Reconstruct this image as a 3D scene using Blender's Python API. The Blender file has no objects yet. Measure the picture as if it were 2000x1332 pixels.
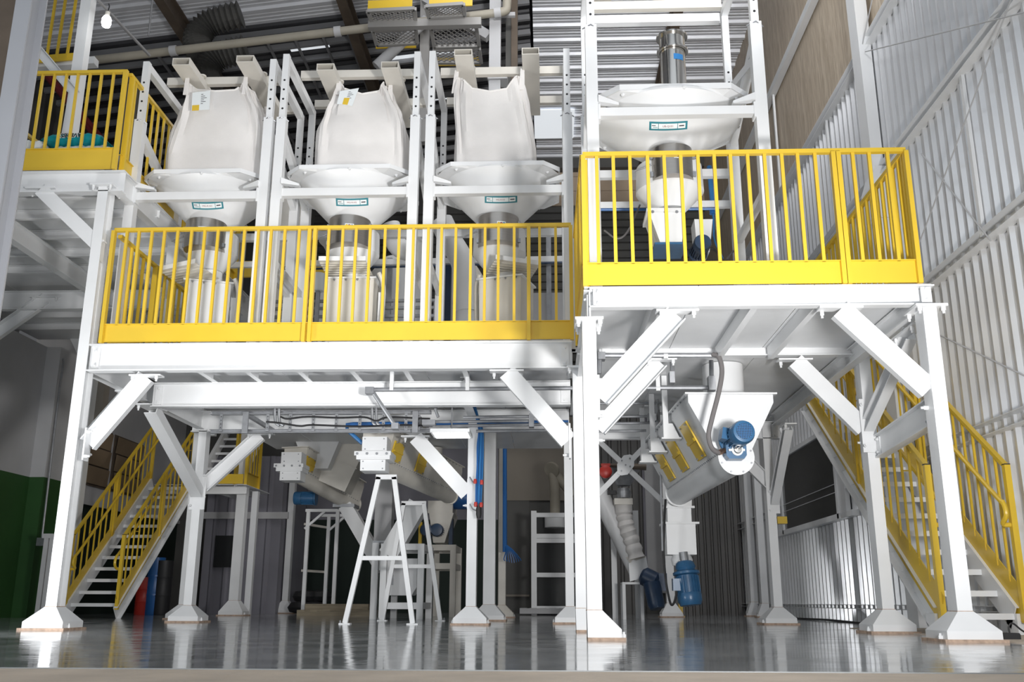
import bpy, math, random
from mathutils import Vector, Matrix
random.seed(7)
C = bpy.context.scene.collection
scene = bpy.context.scene
V = Vector

# ------------------------------------------------------------------ camera, world, lamps, exposure
FPX, PITCH, YAW, ROLL, CAMH = 1863.8705, 0.26648809, 0.03827331, -0.00287304, 0.23792243
_cy, _sy, _cp, _sp = math.cos(YAW), math.sin(YAW), math.cos(PITCH), math.sin(PITCH)
_fw = V((-_sy*_cp, _cy*_cp, _sp)); _rt = V((_cy, _sy, 0)); _dn = _fw.cross(_rt)
_r2 = math.cos(ROLL)*_rt + math.sin(ROLL)*_dn
_d2 = -math.sin(ROLL)*_rt + math.cos(ROLL)*_dn
cam = bpy.data.objects.new('camera', bpy.data.cameras.new('camera'))
C.objects.link(cam)
_m = Matrix((_r2, -_d2, -_fw)).transposed().to_4x4(); _m.translation = V((0, 0, CAMH))
cam.matrix_world = _m
cam.data.sensor_width = 36.0
cam.data.lens = FPX*36.0/2000.0
cam.data.clip_start = 0.05; cam.data.clip_end = 200
scene.camera = cam

def at(px, py, Y=None, X=None, Z=None):
    """a measured photograph point turned into a point of the hall, on a known plane"""
    d = _fw + _r2*((px-1000)/FPX) + _d2*((py-666)/FPX)
    if Y is not None: t = Y/d.y
    elif X is not None: t = X/d.x
    else: t = (Z-CAMH)/d.z
    return V((0, 0, CAMH)) + d*t

world = bpy.data.worlds.new('daylight'); scene.world = world
world.use_nodes = True
wn = world.node_tree.nodes
wn['Background'].inputs[0].default_value = (0.86, 0.93, 1.0, 1)
wn['Background'].inputs[1].default_value = 0.72

def area(name, loc, target, size, power, color=(1, 1, 1), sy=None, spread=None):
    l = bpy.data.lights.new(name, 'AREA'); l.energy = power; l.color = color
    l.shape = 'RECTANGLE'; l.size = size; l.size_y = sy or size
    if spread: l.spread = spread
    o = bpy.data.objects.new(name, l); C.objects.link(o)
    o.location = loc
    o.rotation_euler = (V(target)-V(loc)).to_track_quat('-Z', 'Y').to_euler()
    return o
area('strobe_main', (1.9, 0.9, 0.6), (-2.0, 8.5, 3.0), 0.5, 54, (1.0, 0.985, 0.97), spread=1.15)
area('strobe_left', (-0.6, 0.3, 0.5), (-3.6, 9.0, 2.9), 0.5, 14, (1.0, 0.985, 0.97), spread=0.95)
area('low_left_fill', (-4.5, 6.3, 0.25), (-1.2, 10.0, 2.6), 0.6, 36, (0.98, 0.99, 1.0), spread=2.3)  # added fill out of view near the floor, brightens the deck undersides
area('roof_fill', (1.0, -1.5, 3.5), (1.4, 16.5, 10.2), 0.6, 48, (1.0, 1.0, 1.0), spread=0.55)  # added fill, not a known lamp of the hall; lifts the roof sheets
area('strobe_right', (1.95, 3.0, 0.7), (2.0, 7.6, 2.4), 0.45, 46, (1.0, 0.985, 0.97), spread=1.7)
area('roof_daylight', (0.5, 9.0, 9.9), (0.5, 9.2, 0), 5.0, 150, (0.97, 0.98, 1.0), 5.0)
area('hall_lamps_back', (-2.5, 14.5, 8.0), (-2.5, 14.5, 0), 3.0, 40, (1.0, 0.97, 0.93), 3.0)
scene.view_settings.view_transform = 'Standard'
scene.view_settings.look = 'None'
scene.view_settings.exposure = 0.35
scene.view_settings.gamma = 1.0
scene.view_settings.use_curve_mapping = False

# ------------------------------------------------------------------ materials
def mat(name, col, rough=0.45, metal=0.0, var=0.0, scale=6.0, bump=0.0, bscale=60.0, emit=0.0, stretch=None, spec=None, coat=0.0, alpha=1.0):
    m = bpy.data.materials.new(name); m.use_nodes = True
    nt = m.node_tree; b = nt.nodes['Principled BSDF']
    b.inputs['Base Color'].default_value = (*col, 1); b.inputs['Roughness'].default_value = rough
    b.inputs['Metallic'].default_value = metal
    if spec is not None: b.inputs['Specular IOR Level'].default_value = spec
    if coat: b.inputs['Coat Weight'].default_value = coat
    tc = nt.nodes.new('ShaderNodeTexCoord')
    mp = nt.nodes.new('ShaderNodeMapping'); nt.links.new(tc.outputs['Object'], mp.inputs[0])
    if stretch: mp.inputs['Scale'].default_value = stretch
    if var:
        n = nt.nodes.new('ShaderNodeTexNoise'); n.inputs['Scale'].default_value = scale; n.inputs['Detail'].default_value = 5
        nt.links.new(mp.outputs[0], n.inputs['Vector'])
        r = nt.nodes.new('ShaderNodeValToRGB')
        r.color_ramp.elements[0].position = 0.3; r.color_ramp.elements[1].position = 0.7
        r.color_ramp.elements[0].color = (*[max(0, c*(1-var)) for c in col], 1)
        r.color_ramp.elements[1].color = (*[min(1, c*(1+var*0.5)) for c in col], 1)
        nt.links.new(n.outputs['Fac'], r.inputs[0]); nt.links.new(r.outputs[0], b.inputs['Base Color'])
    if bump:
        n2 = nt.nodes.new('ShaderNodeTexNoise'); n2.inputs['Scale'].default_value = bscale; n2.inputs['Detail'].default_value = 4
        nt.links.new(mp.outputs[0], n2.inputs['Vector'])
        bp = nt.nodes.new('ShaderNodeBump'); bp.inputs['Strength'].default_value = bump; bp.inputs['Distance'].default_value = 0.01
        nt.links.new(n2.outputs['Fac'], bp.inputs['Height']); nt.links.new(bp.outputs[0], b.inputs['Normal'])
    if emit:
        b.inputs['Emission Color'].default_value = (*col, 1); b.inputs['Emission Strength'].default_value = emit
    return m

M = {}
M['white'] = mat('white_paint', (0.80, 0.81, 0.82), 0.38, var=0.05, scale=2.5)
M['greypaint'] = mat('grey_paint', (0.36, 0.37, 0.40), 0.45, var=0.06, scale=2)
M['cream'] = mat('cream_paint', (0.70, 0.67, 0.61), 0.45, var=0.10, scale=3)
M['rust'] = mat('rusty_painted_edge', (0.50, 0.36, 0.27), 0.7, var=0.35, scale=25)
M['yellow'] = mat('yellow_paint', (0.75, 0.505, 0.04), 0.34, var=0.05, scale=3)
M['galv'] = mat('galvanised_steel', (0.36, 0.37, 0.39), 0.42, 0.6, var=0.15, scale=14)
M['sheet'] = mat('galvanised_cladding', (0.80, 0.81, 0.83), 0.28, 0.5, var=0.06, scale=1.5)
M['roofsheet'] = mat('roof_cladding', (0.78, 0.79, 0.83), 0.42, 0.15, var=0.10, scale=1.5)
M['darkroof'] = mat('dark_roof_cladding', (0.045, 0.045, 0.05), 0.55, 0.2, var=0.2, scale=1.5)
M['purlin'] = mat('grey_purlin', (0.30, 0.30, 0.31), 0.5, 0.2)
M['translucent'] = mat('translucent_roof_strip', (0.80, 0.84, 0.88), 0.5, emit=0.55)
M['brownbeam'] = mat('brown_painted_steel', (0.13, 0.10, 0.075), 0.6, var=0.2, scale=4)
M['steel'] = mat('stainless_steel', (0.66, 0.64, 0.61), 0.17, 1.0, bump=0.06, bscale=5, stretch=(1, 1, 0.05))
M['brushed'] = mat('brushed_stainless', (0.45, 0.42, 0.39), 0.30, 1.0, var=0.12, scale=30, stretch=(0.1, 0.1, 8))
M['bag'] = mat('woven_bag_fabric', (0.80, 0.775, 0.755), 0.9, var=0.04, scale=5, bump=0.25, bscale=160)
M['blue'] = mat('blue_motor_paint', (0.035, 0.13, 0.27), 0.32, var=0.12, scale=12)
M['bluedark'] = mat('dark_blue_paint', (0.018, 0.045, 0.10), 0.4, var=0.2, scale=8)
M['bluepipe'] = mat('blue_air_pipe', (0.02, 0.12, 0.36), 0.35)
M['lightblue'] = mat('light_blue_hose', (0.03, 0.17, 0.42), 0.35)
M['teal'] = mat('teal_print', (0.03, 0.22, 0.27), 0.5)
M['tealbag'] = mat('teal_plastic_bag', (0.0, 0.30, 0.36), 0.35, var=0.15, scale=10)
M['paper'] = mat('white_label', (0.82, 0.86, 0.87), 0.5)
M['ink'] = mat('dark_ink', (0.06, 0.05, 0.06), 0.6)
M['redink'] = mat('dull_red_ink', (0.30, 0.10, 0.12), 0.6)
M['rubber'] = mat('black_rubber', (0.02, 0.02, 0.022), 0.55)
M['hose'] = mat('grey_hose', (0.16, 0.15, 0.15), 0.5)
M['red'] = mat('red_paint', (0.45, 0.03, 0.02), 0.4)
M['redpipe'] = mat('dark_red_pipe', (0.16, 0.015, 0.02), 0.5)
M['copper'] = mat('copper_gland', (0.50, 0.30, 0.20), 0.3, 0.9)
M['wallwhite'] = mat('painted_wall_white', (0.50, 0.50, 0.51), 0.8, var=0.06, scale=2, bump=0.1, bscale=20)
M['wallgreen'] = mat('painted_wall_green', (0.022, 0.085, 0.018), 0.6, var=0.15, scale=2)
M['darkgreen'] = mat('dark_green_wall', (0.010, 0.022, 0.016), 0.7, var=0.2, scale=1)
M['darkwall'] = mat('dark_grey_cladding', (0.10, 0.098, 0.092), 0.55, 0.1, var=0.2, scale=1.2)
M['beige'] = mat('beige_wall', (0.30, 0.27, 0.23), 0.8, var=0.08, scale=1)
M['brownwall'] = mat('brown_cladding', (0.48, 0.37, 0.27), 0.6, var=0.15, scale=2)
M['greysheet'] = mat('grey_door_cladding', (0.17, 0.165, 0.16), 0.5, 0.15, var=0.1, scale=2)
M['purple'] = mat('grey_lilac_cladding', (0.24, 0.235, 0.27), 0.6, var=0.08, scale=2)
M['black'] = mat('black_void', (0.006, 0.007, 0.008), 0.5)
M['glass'] = mat('dark_window_glass', (0.035, 0.036, 0.035), 0.12, spec=0.6)
M['louver'] = mat('amber_frosted_pane', (0.27, 0.20, 0.13), 0.35)
M['brick'] = mat('red_brick', (0.24, 0.10, 0.055), 0.85, var=0.25, scale=15)
M['mesh'] = mat('grey_expanded_metal', (0.36, 0.35, 0.34), 0.5, 0.3)
M['wood'] = mat('weathered_pallet_wood', (0.33, 0.28, 0.20), 0.8, var=0.25, scale=8, stretch=(0.3, 4, 4))
M['lamp'] = mat('lit_diffuser', (1.0, 1.0, 1.0), 0.4, emit=9.0)
M['bulb'] = mat('lit_bulb', (1.0, 1.0, 0.98), 0.4, emit=14.0)
M['pipebeige'] = mat('beige_pipe', (0.36, 0.33, 0.27), 0.5, var=0.1, scale=4)
M['plywood'] = mat('brown_grained_panel', (0.42, 0.34, 0.255), 0.55)
def _grain(m, a, b_):
    nt = m.node_tree; bs = nt.nodes['Principled BSDF']
    tc = nt.nodes.new('ShaderNodeTexCoord'); mp = nt.nodes.new('ShaderNodeMapping')
    mp.inputs['Scale'].default_value = (1, 1.0, 0.12); nt.links.new(tc.outputs['Object'], mp.inputs[0])
    w = nt.nodes.new('ShaderNodeTexNoise'); w.inputs['Scale'].default_value = 16; w.inputs['Detail'].default_value = 6
    w.inputs['Distortion'].default_value = 1.6
    nt.links.new(mp.outputs[0], w.inputs['Vector'])
    r = nt.nodes.new('ShaderNodeValToRGB'); r.color_ramp.elements[0].position = 0.35; r.color_ramp.elements[1].position = 0.65
    r.color_ramp.elements[0].color = (*a, 1); r.color_ramp.elements[1].color = (*b_, 1)
    nt.links.new(w.outputs['Fac'], r.inputs[0]); nt.links.new(r.outputs[0], bs.inputs['Base Color'])
_grain(M['plywood'], (0.42, 0.34, 0.25), (0.60, 0.51, 0.40))

def floor_material():
    m = bpy.data.materials.new('glossy_grey_epoxy'); m.use_nodes = True
    nt = m.node_tree; b = nt.nodes['Principled BSDF']
    tc = nt.nodes.new('ShaderNodeTexCoord')
    def noise(scale, st, detail=4):
        mp = nt.nodes.new('ShaderNodeMapping'); mp.inputs['Scale'].default_value = st
        nt.links.new(tc.outputs['Object'], mp.inputs[0])
        n = nt.nodes.new('ShaderNodeTexNoise'); n.inputs['Scale'].default_value = scale; n.inputs['Detail'].default_value = detail
        nt.links.new(mp.outputs[0], n.inputs['Vector']); return n
    def ramp(n, p0, c0, p1, c1):
        r = nt.nodes.new('ShaderNodeValToRGB'); e = r.color_ramp.elements
        e[0].position = p0; e[1].position = p1; e[0].color = (*c0, 1); e[1].color = (*c1, 1)
        nt.links.new(n.outputs['Fac'], r.inputs[0]); return r
    base = ramp(noise(1.2, (1, 1, 1)), 0.3, (0.32, 0.335, 0.345), 0.7, (0.40, 0.415, 0.425))
    scr = ramp(noise(5.0, (1.0, 1.6, 1), 8), 0.66, (0, 0, 0), 0.74, (1, 1, 1))     # pale scuffs
    mix = nt.nodes.new('ShaderNodeMixRGB'); nt.links.new(scr.outputs[0], mix.inputs[0])
    nt.links.new(base.outputs[0], mix.inputs[1]); mix.inputs[2].default_value = (0.5, 0.5, 0.5, 1)
    nt.links.new(mix.outputs[0], b.inputs['Base Color'])
    rg = ramp(noise(3.0, (1, 1, 1), 6), 0.3, (0.05, 0.05, 0.05), 0.75, (0.15, 0.15, 0.15))
    nt.links.new(rg.outputs[0], b.inputs['Roughness'])
    b.inputs['Specular IOR Level'].default_value = 0.6
    bn = noise(4.5, (0.6, 1.6, 1), 4)
    bp = nt.nodes.new('ShaderNodeBump'); bp.inputs['Strength'].default_value = 0.13; bp.inputs['Distance'].default_value = 0.012
    nt.links.new(bn.outputs['Fac'], bp.inputs['Height']); nt.links.new(bp.outputs[0], b.inputs['Normal'])
    return m
M['floor'] = floor_material()
M['apron'] = mat('worn_concrete', (0.60, 0.51, 0.42), 0.75, var=0.18, scale=3, bump=0.25, bscale=30)

# ------------------------------------------------------------------ mesh helpers
def frame_of(p, q, up=(0, 0, 1)):
    d = (V(q)-V(p)).normalized(); u = V(up)
    if abs(d.dot(u)) > 0.98: u = V((0, 1, 0)) if abs(d.y) < 0.9 else V((1, 0, 0))
    s = d.cross(u).normalized(); u = s.cross(d).normalized()
    return d, s, u

class MB:
    def __init__(self): self.v = []; self.f = []
    def add(self, vs, fs):
        o = len(self.v); self.v += [V(a) for a in vs]; self.f += [tuple(i+o for i in f) for f in fs]; return self
    def box(self, c, s, rot=None):
        x, y, z = s[0]/2, s[1]/2, s[2]/2
        vs = [V((a, b, d)) for d in (-z, z) for b in (-y, y) for a in (-x, x)]
        if rot: vs = [rot @ a for a in vs]
        vs = [a+V(c) for a in vs]
        return self.add(vs, [(0, 2, 3, 1), (4, 5, 7, 6), (0, 1, 5, 4), (2, 6, 7, 3), (0, 4, 6, 2), (1, 3, 7, 5)])
    def span(self, a, b): # box between two corners
        a, b = V(a), V(b)
        return self.box((a+b)/2, [abs(b[i]-a[i]) for i in range(3)])
    def sweep(self, p, q, prof, up=(0, 0, 1), cap=True):
        """a closed profile [(side, up)] swept from p to q"""
        d, s, u = frame_of(p, q, up); n = len(prof)
        vs = [V(p)+s*a+u*b for a, b in prof]+[V(q)+s*a+u*b for a, b in prof]
        fs = [(i, (i+1) % n, n+(i+1) % n, n+i) for i in range(n)]
        if cap: fs += [tuple(range(n-1, -1, -1)), tuple(range(n, 2*n))]
        return self.add(vs, fs)
    def bar(self, p, q, w, h=None, up=(0, 0, 1)):
        h = h or w
        return self.sweep(p, q, [(-w/2, -h/2), (w/2, -h/2), (w/2, h/2), (-w/2, h/2)], up)
    def ibeam(self, p, q, w, h, t=0.010, up=(0, 0, 1)):
        a, b, c = w/2, h/2, t/2
        return self.sweep(p, q, [(-a, -b), (a, -b), (a, -b+t), (c, -b+t), (c, b-t), (a, b-t), (a, b), (-a, b), (-a, b-t), (-c, b-t), (-c, -b+t), (-a, -b+t)], up)
    def chan(self, p, q, w, h, t=0.010, up=(0, 0, 1), flip=1):
        a, b = w/2*flip, h/2; k = t*flip
        return self.sweep(p, q, [(-a, -b), (a, -b), (a, -b+t), (-a+k, -b+t), (-a+k, b-t), (a, b-t), (a, b), (-a, b)], up)
    def hollow(self, p, q, w, h, t=0.006, up=(0, 0, 1)):
        d, s, u = frame_of(p, q, up); vs = []
        for e in (V(p), V(q)):
            for k in (0, t):
                vs += [e+s*a+u*b for a, b in ((-w/2+k, -h/2+k), (w/2-k, -h/2+k), (w/2-k, h/2-k), (-w/2+k, h/2-k))]
        fs = []
        for i in range(4):
            j = (i+1) % 4
            fs += [(i, j, 8+j, 8+i), (4+j, 4+i, 12+i, 12+j), (j, i, 4+i, 4+j), (8+i, 8+j, 12+j, 12+i)]
        return self.add(vs, fs)
    def tube(self, pts, r, n=8, cap=True):
        pts = [V(p) for p in pts]; rings = []; prev = None
        for i, p in enumerate(pts):
            d = (pts[min(i+1, len(pts)-1)]-pts[max(i-1, 0)]).normalized()
            if prev is None:
                u = V((0, 0, 1)) if abs(d.z) < 0.9 else V((1, 0, 0))
            else: u = prev
            s = d.cross(u).normalized(); u = s.cross(d).normalized(); prev = u
            rr = r[i] if isinstance(r, (list, tuple)) else r
            rings.append([p+(s*math.cos(2*math.pi*k/n)+u*math.sin(2*math.pi*k/n))*rr for k in range(n)])
        return self.loft(rings, cap)
    def loft(self, rings, cap=True):
        n = len(rings[0]); vs = [a for r in rings for a in r]; fs = []
        for i in range(len(rings)-1):
            for k in range(n):
                j = (k+1) % n
                fs.append((i*n+k, i*n+j, (i+1)*n+j, (i+1)*n+k))
        if cap:
            fs.append(tuple(range(n-1, -1, -1))); m = (len(rings)-1)*n; fs.append(tuple(range(m, m+n)))
        return self.add(vs, fs)
    def lathe(self, c, prof, n=24, axis=(0, 0, 1), cap=True):
        ax = V(axis).normalized(); e = V((1, 0, 0)) if abs(ax.x) < 0.9 else V((0, 1, 0))
        s = ax.cross(e).normalized(); u = ax.cross(s).normalized()
        return self.loft([[V(c)+ax*z+(s*math.cos(2*math.pi*k/n)+u*math.sin(2*math.pi*k/n))*r for k in range(n)] for r, z in prof], cap)
    def prism(self, poly, vec):
        n = len(poly); vec = V(vec); vs = [V(p) for p in poly]+[V(p)+vec for p in poly]
        return self.add(vs, [(i, (i+1) % n, n+(i+1) % n, n+i) for i in range(n)]+[tuple(range(n-1, -1, -1)), tuple(range(n, 2*n))])
    def plate(self, poly, t):
        a, b, c = V(poly[0]), V(poly[1]), V(poly[2]); nrm = (b-a).cross(c-a).normalized()
        return self.prism([V(p)-nrm*t/2 for p in poly], nrm*t)
    def bolt(self, c, axis=(0, -1, 0), r=0.011, h=0.016):
        return self.lathe(c, [(r, 0), (r, h*0.6), (r*0.6, h*0.6), (r*0.6, h)], 6, axis)
    def build(self, name, material, parent=None, smooth=False, kind=None, label=None):
        me = bpy.data.meshes.new(name)
        off = origin_of(parent) if parent else V((0, 0, 0))
        me.from_pydata([v-off for v in self.v], [], self.f)
        me.validate(); me.update()
        import bmesh
        bm = bmesh.new(); bm.from_mesh(me); bmesh.ops.recalc_face_normals(bm, faces=bm.faces); bm.to_mesh(me); bm.free()
        me.materials.append(material)
        if smooth:
            me.shade_smooth(); me.set_sharp_from_angle(angle=math.radians(35))
        o = bpy.data.objects.new(name, me); C.objects.link(o)
        if parent: o.parent = parent
        if kind: o['kind'] = kind
        if label: o['label'] = label
        return o

def origin_of(o):
    p = V((0, 0, 0))
    while o is not None: p += V(o.location); o = o.parent
    return p
def thing(name, label, cat, loc=(0, 0, 0), group=None):
    o = bpy.data.objects.new(name, None); C.objects.link(o); o.location = loc
    o.empty_display_size = 0.1; o['kind'] = 'thing'
    o['label'] = label; o['category'] = cat
    if group: o['group'] = group
    return o
def tag(o, label, cat, group=None):
    o['label'] = label; o['category'] = cat; o['kind'] = 'thing'
    if group: o['group'] = group
    return o
def struct(o): o['kind'] = 'structure'; return o
def curve_pts(pts, n=6):
    """Catmull-Rom through points"""
    P = [V(p) for p in pts]; P = [P[0]*2-P[1]]+P+[P[-1]*2-P[-2]]; out = []
    for i in range(1, len(P)-2):
        for k in range(n):
            t = k/n; a, b, c, d = P[i-1:i+3]
            out.append(0.5*((2*b)+(c-a)*t+(2*a-5*b+4*c-d)*t*t+(3*b-a-3*c+d)*t**3))
    out.append(P[-2]); return out
def lettering(txt, size, loc, rot, material, parent, name='lettering', extrude=0.001):
    cu = bpy.data.curves.new('t', 'FONT'); cu.body = txt; cu.size = size; cu.extrude = extrude
    cu.align_x = 'CENTER'; cu.align_y = 'CENTER'; cu.resolution_u = 2
    ob = bpy.data.objects.new('t', cu); C.objects.link(ob)
    me = bpy.data.meshes.new_from_object(ob)
    bpy.data.objects.remove(ob); bpy.data.curves.remove(cu)
    me.name = name
    me.transform(Matrix.Translation(V(loc)-origin_of(parent)) @ rot.to_4x4())
    me.materials.clear(); me.materials.append(material)
    o = bpy.data.objects.new(name, me); C.objects.link(o); o.parent = parent
    return o
# ------------------------------------------------------------------ the hall: floor, walls, roof
XW, YB, ZR = 3.71, 21.0, 10.4
YF = 3.62
struct(MB().span((-10.5, YF, -0.12), (4.2, YB+0.3, 0)).build('floor', M['floor']))
struct(MB().span((-10.5, -3.0, -0.12), (4.2, YF, -0.004)).build('trim_1', M['apron']))
struct(MB().span((2.86, 5.2, 0.0), (3.74, 9.6, 0.006)).build('trim_2', M['apron']))

def sheet_mesh(w, h, pitch, depth, name, material, flat=0.55, t=0.002):
    """ribbed sheet: width along local x, height along local z, ribs towards -y"""
    n = int(round(w/pitch)); top = []
    for i in range(n):
        a = i*pitch; f = pitch*flat; s = (pitch-f)*0.3
        top += [(a, 0), (a+f, 0), (a+f+s, -depth), (a+pitch-s, -depth)]
    top.append((w, 0))
    mb = MB(); k = len(top)
    vs = [V((x, y, z)) for z in (0, h) for x, y in top]+[V((x, y+t, z)) for z in (0, h) for x, y in top]
    fs = []
    for i in range(k-1):
        fs += [(i, i+1, k+i+1, k+i), (2*k+i+1, 2*k+i, 3*k+i, 3*k+i+1)]
    mb.add(vs, fs)
    me = bpy.data.meshes.new(name); me.from_pydata(mb.v, [], mb.f); me.update()
    me.materials.append(material); return me
def place(me, name, parent, loc, rotz=0.0, rot=None):
    o = bpy.data.objects.new(name, me); C.objects.link(o); o.parent = parent
    o.location = V(loc)-origin_of(parent); o.rotation_euler = rot or (0, 0, rotz); return o

# right wall: ribbed sheets between girts, brown panels high up beyond the wall column
wr = struct(MB().span((XW+0.05, -1.0, 0), (XW+0.15, YB, ZR+0.2)).build('wall_right', M['darkwall']))
GZ = [0.0, 0.19, 1.625, 3.18, 4.76, 6.35, 8.15, ZR]
SW = 1.02
WIN = (12.15, 14.95, 1.30, 2.36)
for k in range(len(GZ)-1):
    h = GZ[k+1]-GZ[k]
    sil = sheet_mesh(SW, h, SW/6, 0.035, 'wall_sheet', M['sheet'], flat=0.5)
    bro = sheet_mesh(SW, h, SW, 0.0, 'wood_panel', M['plywood'])
    y = 1.0; 
    while y < YB-0.1:
        brown = k >= 5 and y > 7.6
        # local x -> +Y of the hall, ribs towards -X of the hall
        o = place(bro if brown else sil, 'wall_panel' if brown else 'wall_sheet', wr, (XW, y, GZ[k]), rot=(0, 0, math.pi/2))
        o.scale.y = -1
        if y+SW > YB: o.scale.x = (YB-y)/SW
        y += SW
for i, z in enumerate(GZ[1:-1]):
    hgt = 0.05 if i == 0 else 0.11
    MB().chan((XW-0.06, 0.8, z), (XW-0.06, YB-0.05, z), 0.10, hgt, 0.006, flip=-1).build('girt', M['white'], wr)
for (y, z0, z1) in ((7.62, 3.2, 4.74), (6.75, 1.65, 3.15), (11.4, 4.8, 6.3), (13.9, 6.4, 8.1)):
    MB().bar((XW-0.055, y, z0), (XW-0.055, y, z1), 0.05, 0.03, up=(1, 0, 0)).build('sag_strut', M['white'], wr)
w1 = struct(MB().span((XW-0.10, WIN[0], WIN[2]), (XW-0.07, WIN[1], WIN[3])).build('window_1', M['glass']))
for a, b in (((WIN[0]-.07, WIN[2]-.06), (WIN[0], WIN[3]+.06)), ((WIN[1], WIN[2]-.06), (WIN[1]+.07, WIN[3]+.06)), ((WIN[0], WIN[3]), (WIN[1], WIN[3]+.06)), ((WIN[0]-.6, WIN[2]-.07), (WIN[1]+.9, WIN[2]))):
    MB().span((XW-0.13, a[0], a[1]), (XW-0.04, b[0], b[1])).build('window_frame', M['white'], w1)
MB().span((XW-0.115, WIN[0]-.35, WIN[2]), (XW-0.06, WIN[0]-.08, WIN[3])).build('window_panel', M['white'], w1)

# left wall: near part white over green with a pilaster, then a recess with louvred windows, dark cladding above
XL = -7.6
zb = at(30, 925, X=XL).z; zt = 3.95
wl = struct(MB().span((XL-0.3, -1, 0), (XL, 14.4, zb)).build('wall_left', M['wallgreen']))
MB().span((XL-0.3, -1, zb), (XL, 14.4, zt)).build('upper_wall', M['wallwhite'], wl)
MB().span((XL-0.1, 13.75, 0), (XL+0.22, 14.4, zb)).build('pilaster_base', M['wallgreen'], wl)
MB().span((XL-0.1, 13.75, zb), (XL+0.22, 14.4, zt)).build('pilaster', M['wallwhite'], wl)
XR_ = -8.15
wl2 = struct(MB().span((XR_-0.3, 14.4, 0), (XR_, YB, 1.9)).build('wall_recess', M['darkgreen']))
MB().span((XR_-0.3, 14.4, 1.9), (XR_, YB, 4.6)).build('upper_wall', M['wallwhite'], wl2)
MB().span((XR_-0.02, 14.5, 1.86), (XR_+0.05, YB, 1.93)).build('ledge', M['wallwhite'], wl2)
for i, (a, b) in enumerate(((16.2, 17.4), (17.5, 18.8))):
    w = struct(MB().span((XR_-0.01, a, 2.2), (XR_+0.015, b, 3.25)).build('window_%d' % (i+2), M['brownbeam']))
    for j in range(3):
        z0 = 2.24+j*0.335
        MB().plate([(XR_+0.03, a+.06, z0), (XR_+0.03, b-.06, z0), (XR_+0.06, b-.06, z0+.3), (XR_+0.06, a+.06, z0+.3)], 0.008).build('pane', M['louver'], w)
wl3 = struct(MB().span((-9.35, -1, 3.95), (-9.25, YB, 9.6)).build('wall_left_upper', M['darkwall']))
dk = sheet_mesh(1.02, 5.6, 0.255, 0.05, 'wall_sheet', M['darkwall'], flat=0.5)
y = 6.0
while y < YB-0.5:
    o = place(dk, 'wall_sheet', wl3, (-9.2, y, 3.95), rot=(0, 0, -math.pi/2)); o.scale.x = -1; y += 1.02
struct(MB().span((-9.3, -1, 3.93), (XL-0.25, 14.4, 4.0)).build('trim_3', M['wallwhite']))

# back wall with its claddings
wb = struct(MB().span((-10.5, YB, 0), (4.2, YB+0.2, 11)).build('wall_back', M['darkwall']))
MB().span((-5.3, YB-.03, 0), (-1.1, YB, 1.95)).build('wall_panel', M['darkgreen'], wb)
MB().span((-5.3, YB-.03, 1.95), (-1.1, YB, 3.6)).build('wall_panel', M['purple'], wb)
MB().span((-1.05, YB-.06, 2.36), (0.62, YB, 4.2)).build('wall_panel', M['beige'], wb)
MB().span((-1.05, YB-.04, 0.38), (-0.42, YB, 2.36)).build('wall_panel', M['darkwall'], wb)
MB().span((-1.05, YB-.07, 0.34), (-0.42, YB-.03, 0.38)).build('wall_rail', M['beige'], wb)
for i, (x0, x1, z0, z1, mm) in enumerate(((0.75, 2.05, 0.0, 4.2, 'greysheet'), (2.05, 2.9, 0.5, 4.2, 'purple'))):
    me = sheet_mesh(x1-x0, z1-z0, (x1-x0)/6, 0.035, 'wall_sheet', M[mm])
    place(me, 'wall_sheet', wb, (x0, YB-0.02, z0))
MB().span((2.1, YB-.06, 0.5), (2.85, YB-.02, 3.2)).build('wall_panel', M['wallwhite'], wb)
MB().span((2.1, YB-.07, 0.42), (2.85, YB-.02, 0.5)).build('wall_rail', M['wallwhite'], wb)
bk = bpy.data.meshes.new('brick')
_b = MB().box((0, 0, 0), (0.19, 0.06, 0.075)); bk.from_pydata(_b.v, [], _b.f); bk.materials.append(M['brick'])
for r in range(32):
    for c in range(1 if r % 2 else 1):
        o = bpy.data.objects.new('brick', bk); C.objects.link(o); o.parent = wb
        o.location = (3.02+(0.03 if r % 2 else -0.03), YB-0.03+random.uniform(-.006, .006), 0.05+r*0.09)
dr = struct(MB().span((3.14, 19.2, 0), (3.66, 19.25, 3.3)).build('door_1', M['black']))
me = sheet_mesh(0.13, 3.3, 0.13, 0.05, 'door_slat', M['greysheet'])
for i in range(11):
    place(me, 'door_slat', dr, (2.24+i*0.13, 18.9-(i*0.02), 0.0))
# high on the back wall: brown band, then dark level cladding
hr = sheet_mesh(1.9, 4.6, 0.19, 0.05, 'wall_sheet', M['darkwall'], flat=0.6)
for i in range(3):
    place(hr, 'wall_sheet', wb, (-0.9+4.6*i-4.6, YB-0.05, 9.25), rot=(0, math.pi/2, 0))
    place(hr, 'wall_sheet', wb, (-0.9+4.6*i-4.6, YB-0.05, 7.35), rot=(0, math.pi/2, 0))
for z in (9.25, 9.62, 9.99):
    MB().span((-0.9, YB-.10, z), (4.0, YB-.02, z+0.36)).build('wall_panel', M['brownwall'], wb)
MB().span((-1.0, YB-.35, 10.1), (4.0, YB-.1, 10.42)).build('eaves_beam', M['darkwall'], wb)

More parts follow.
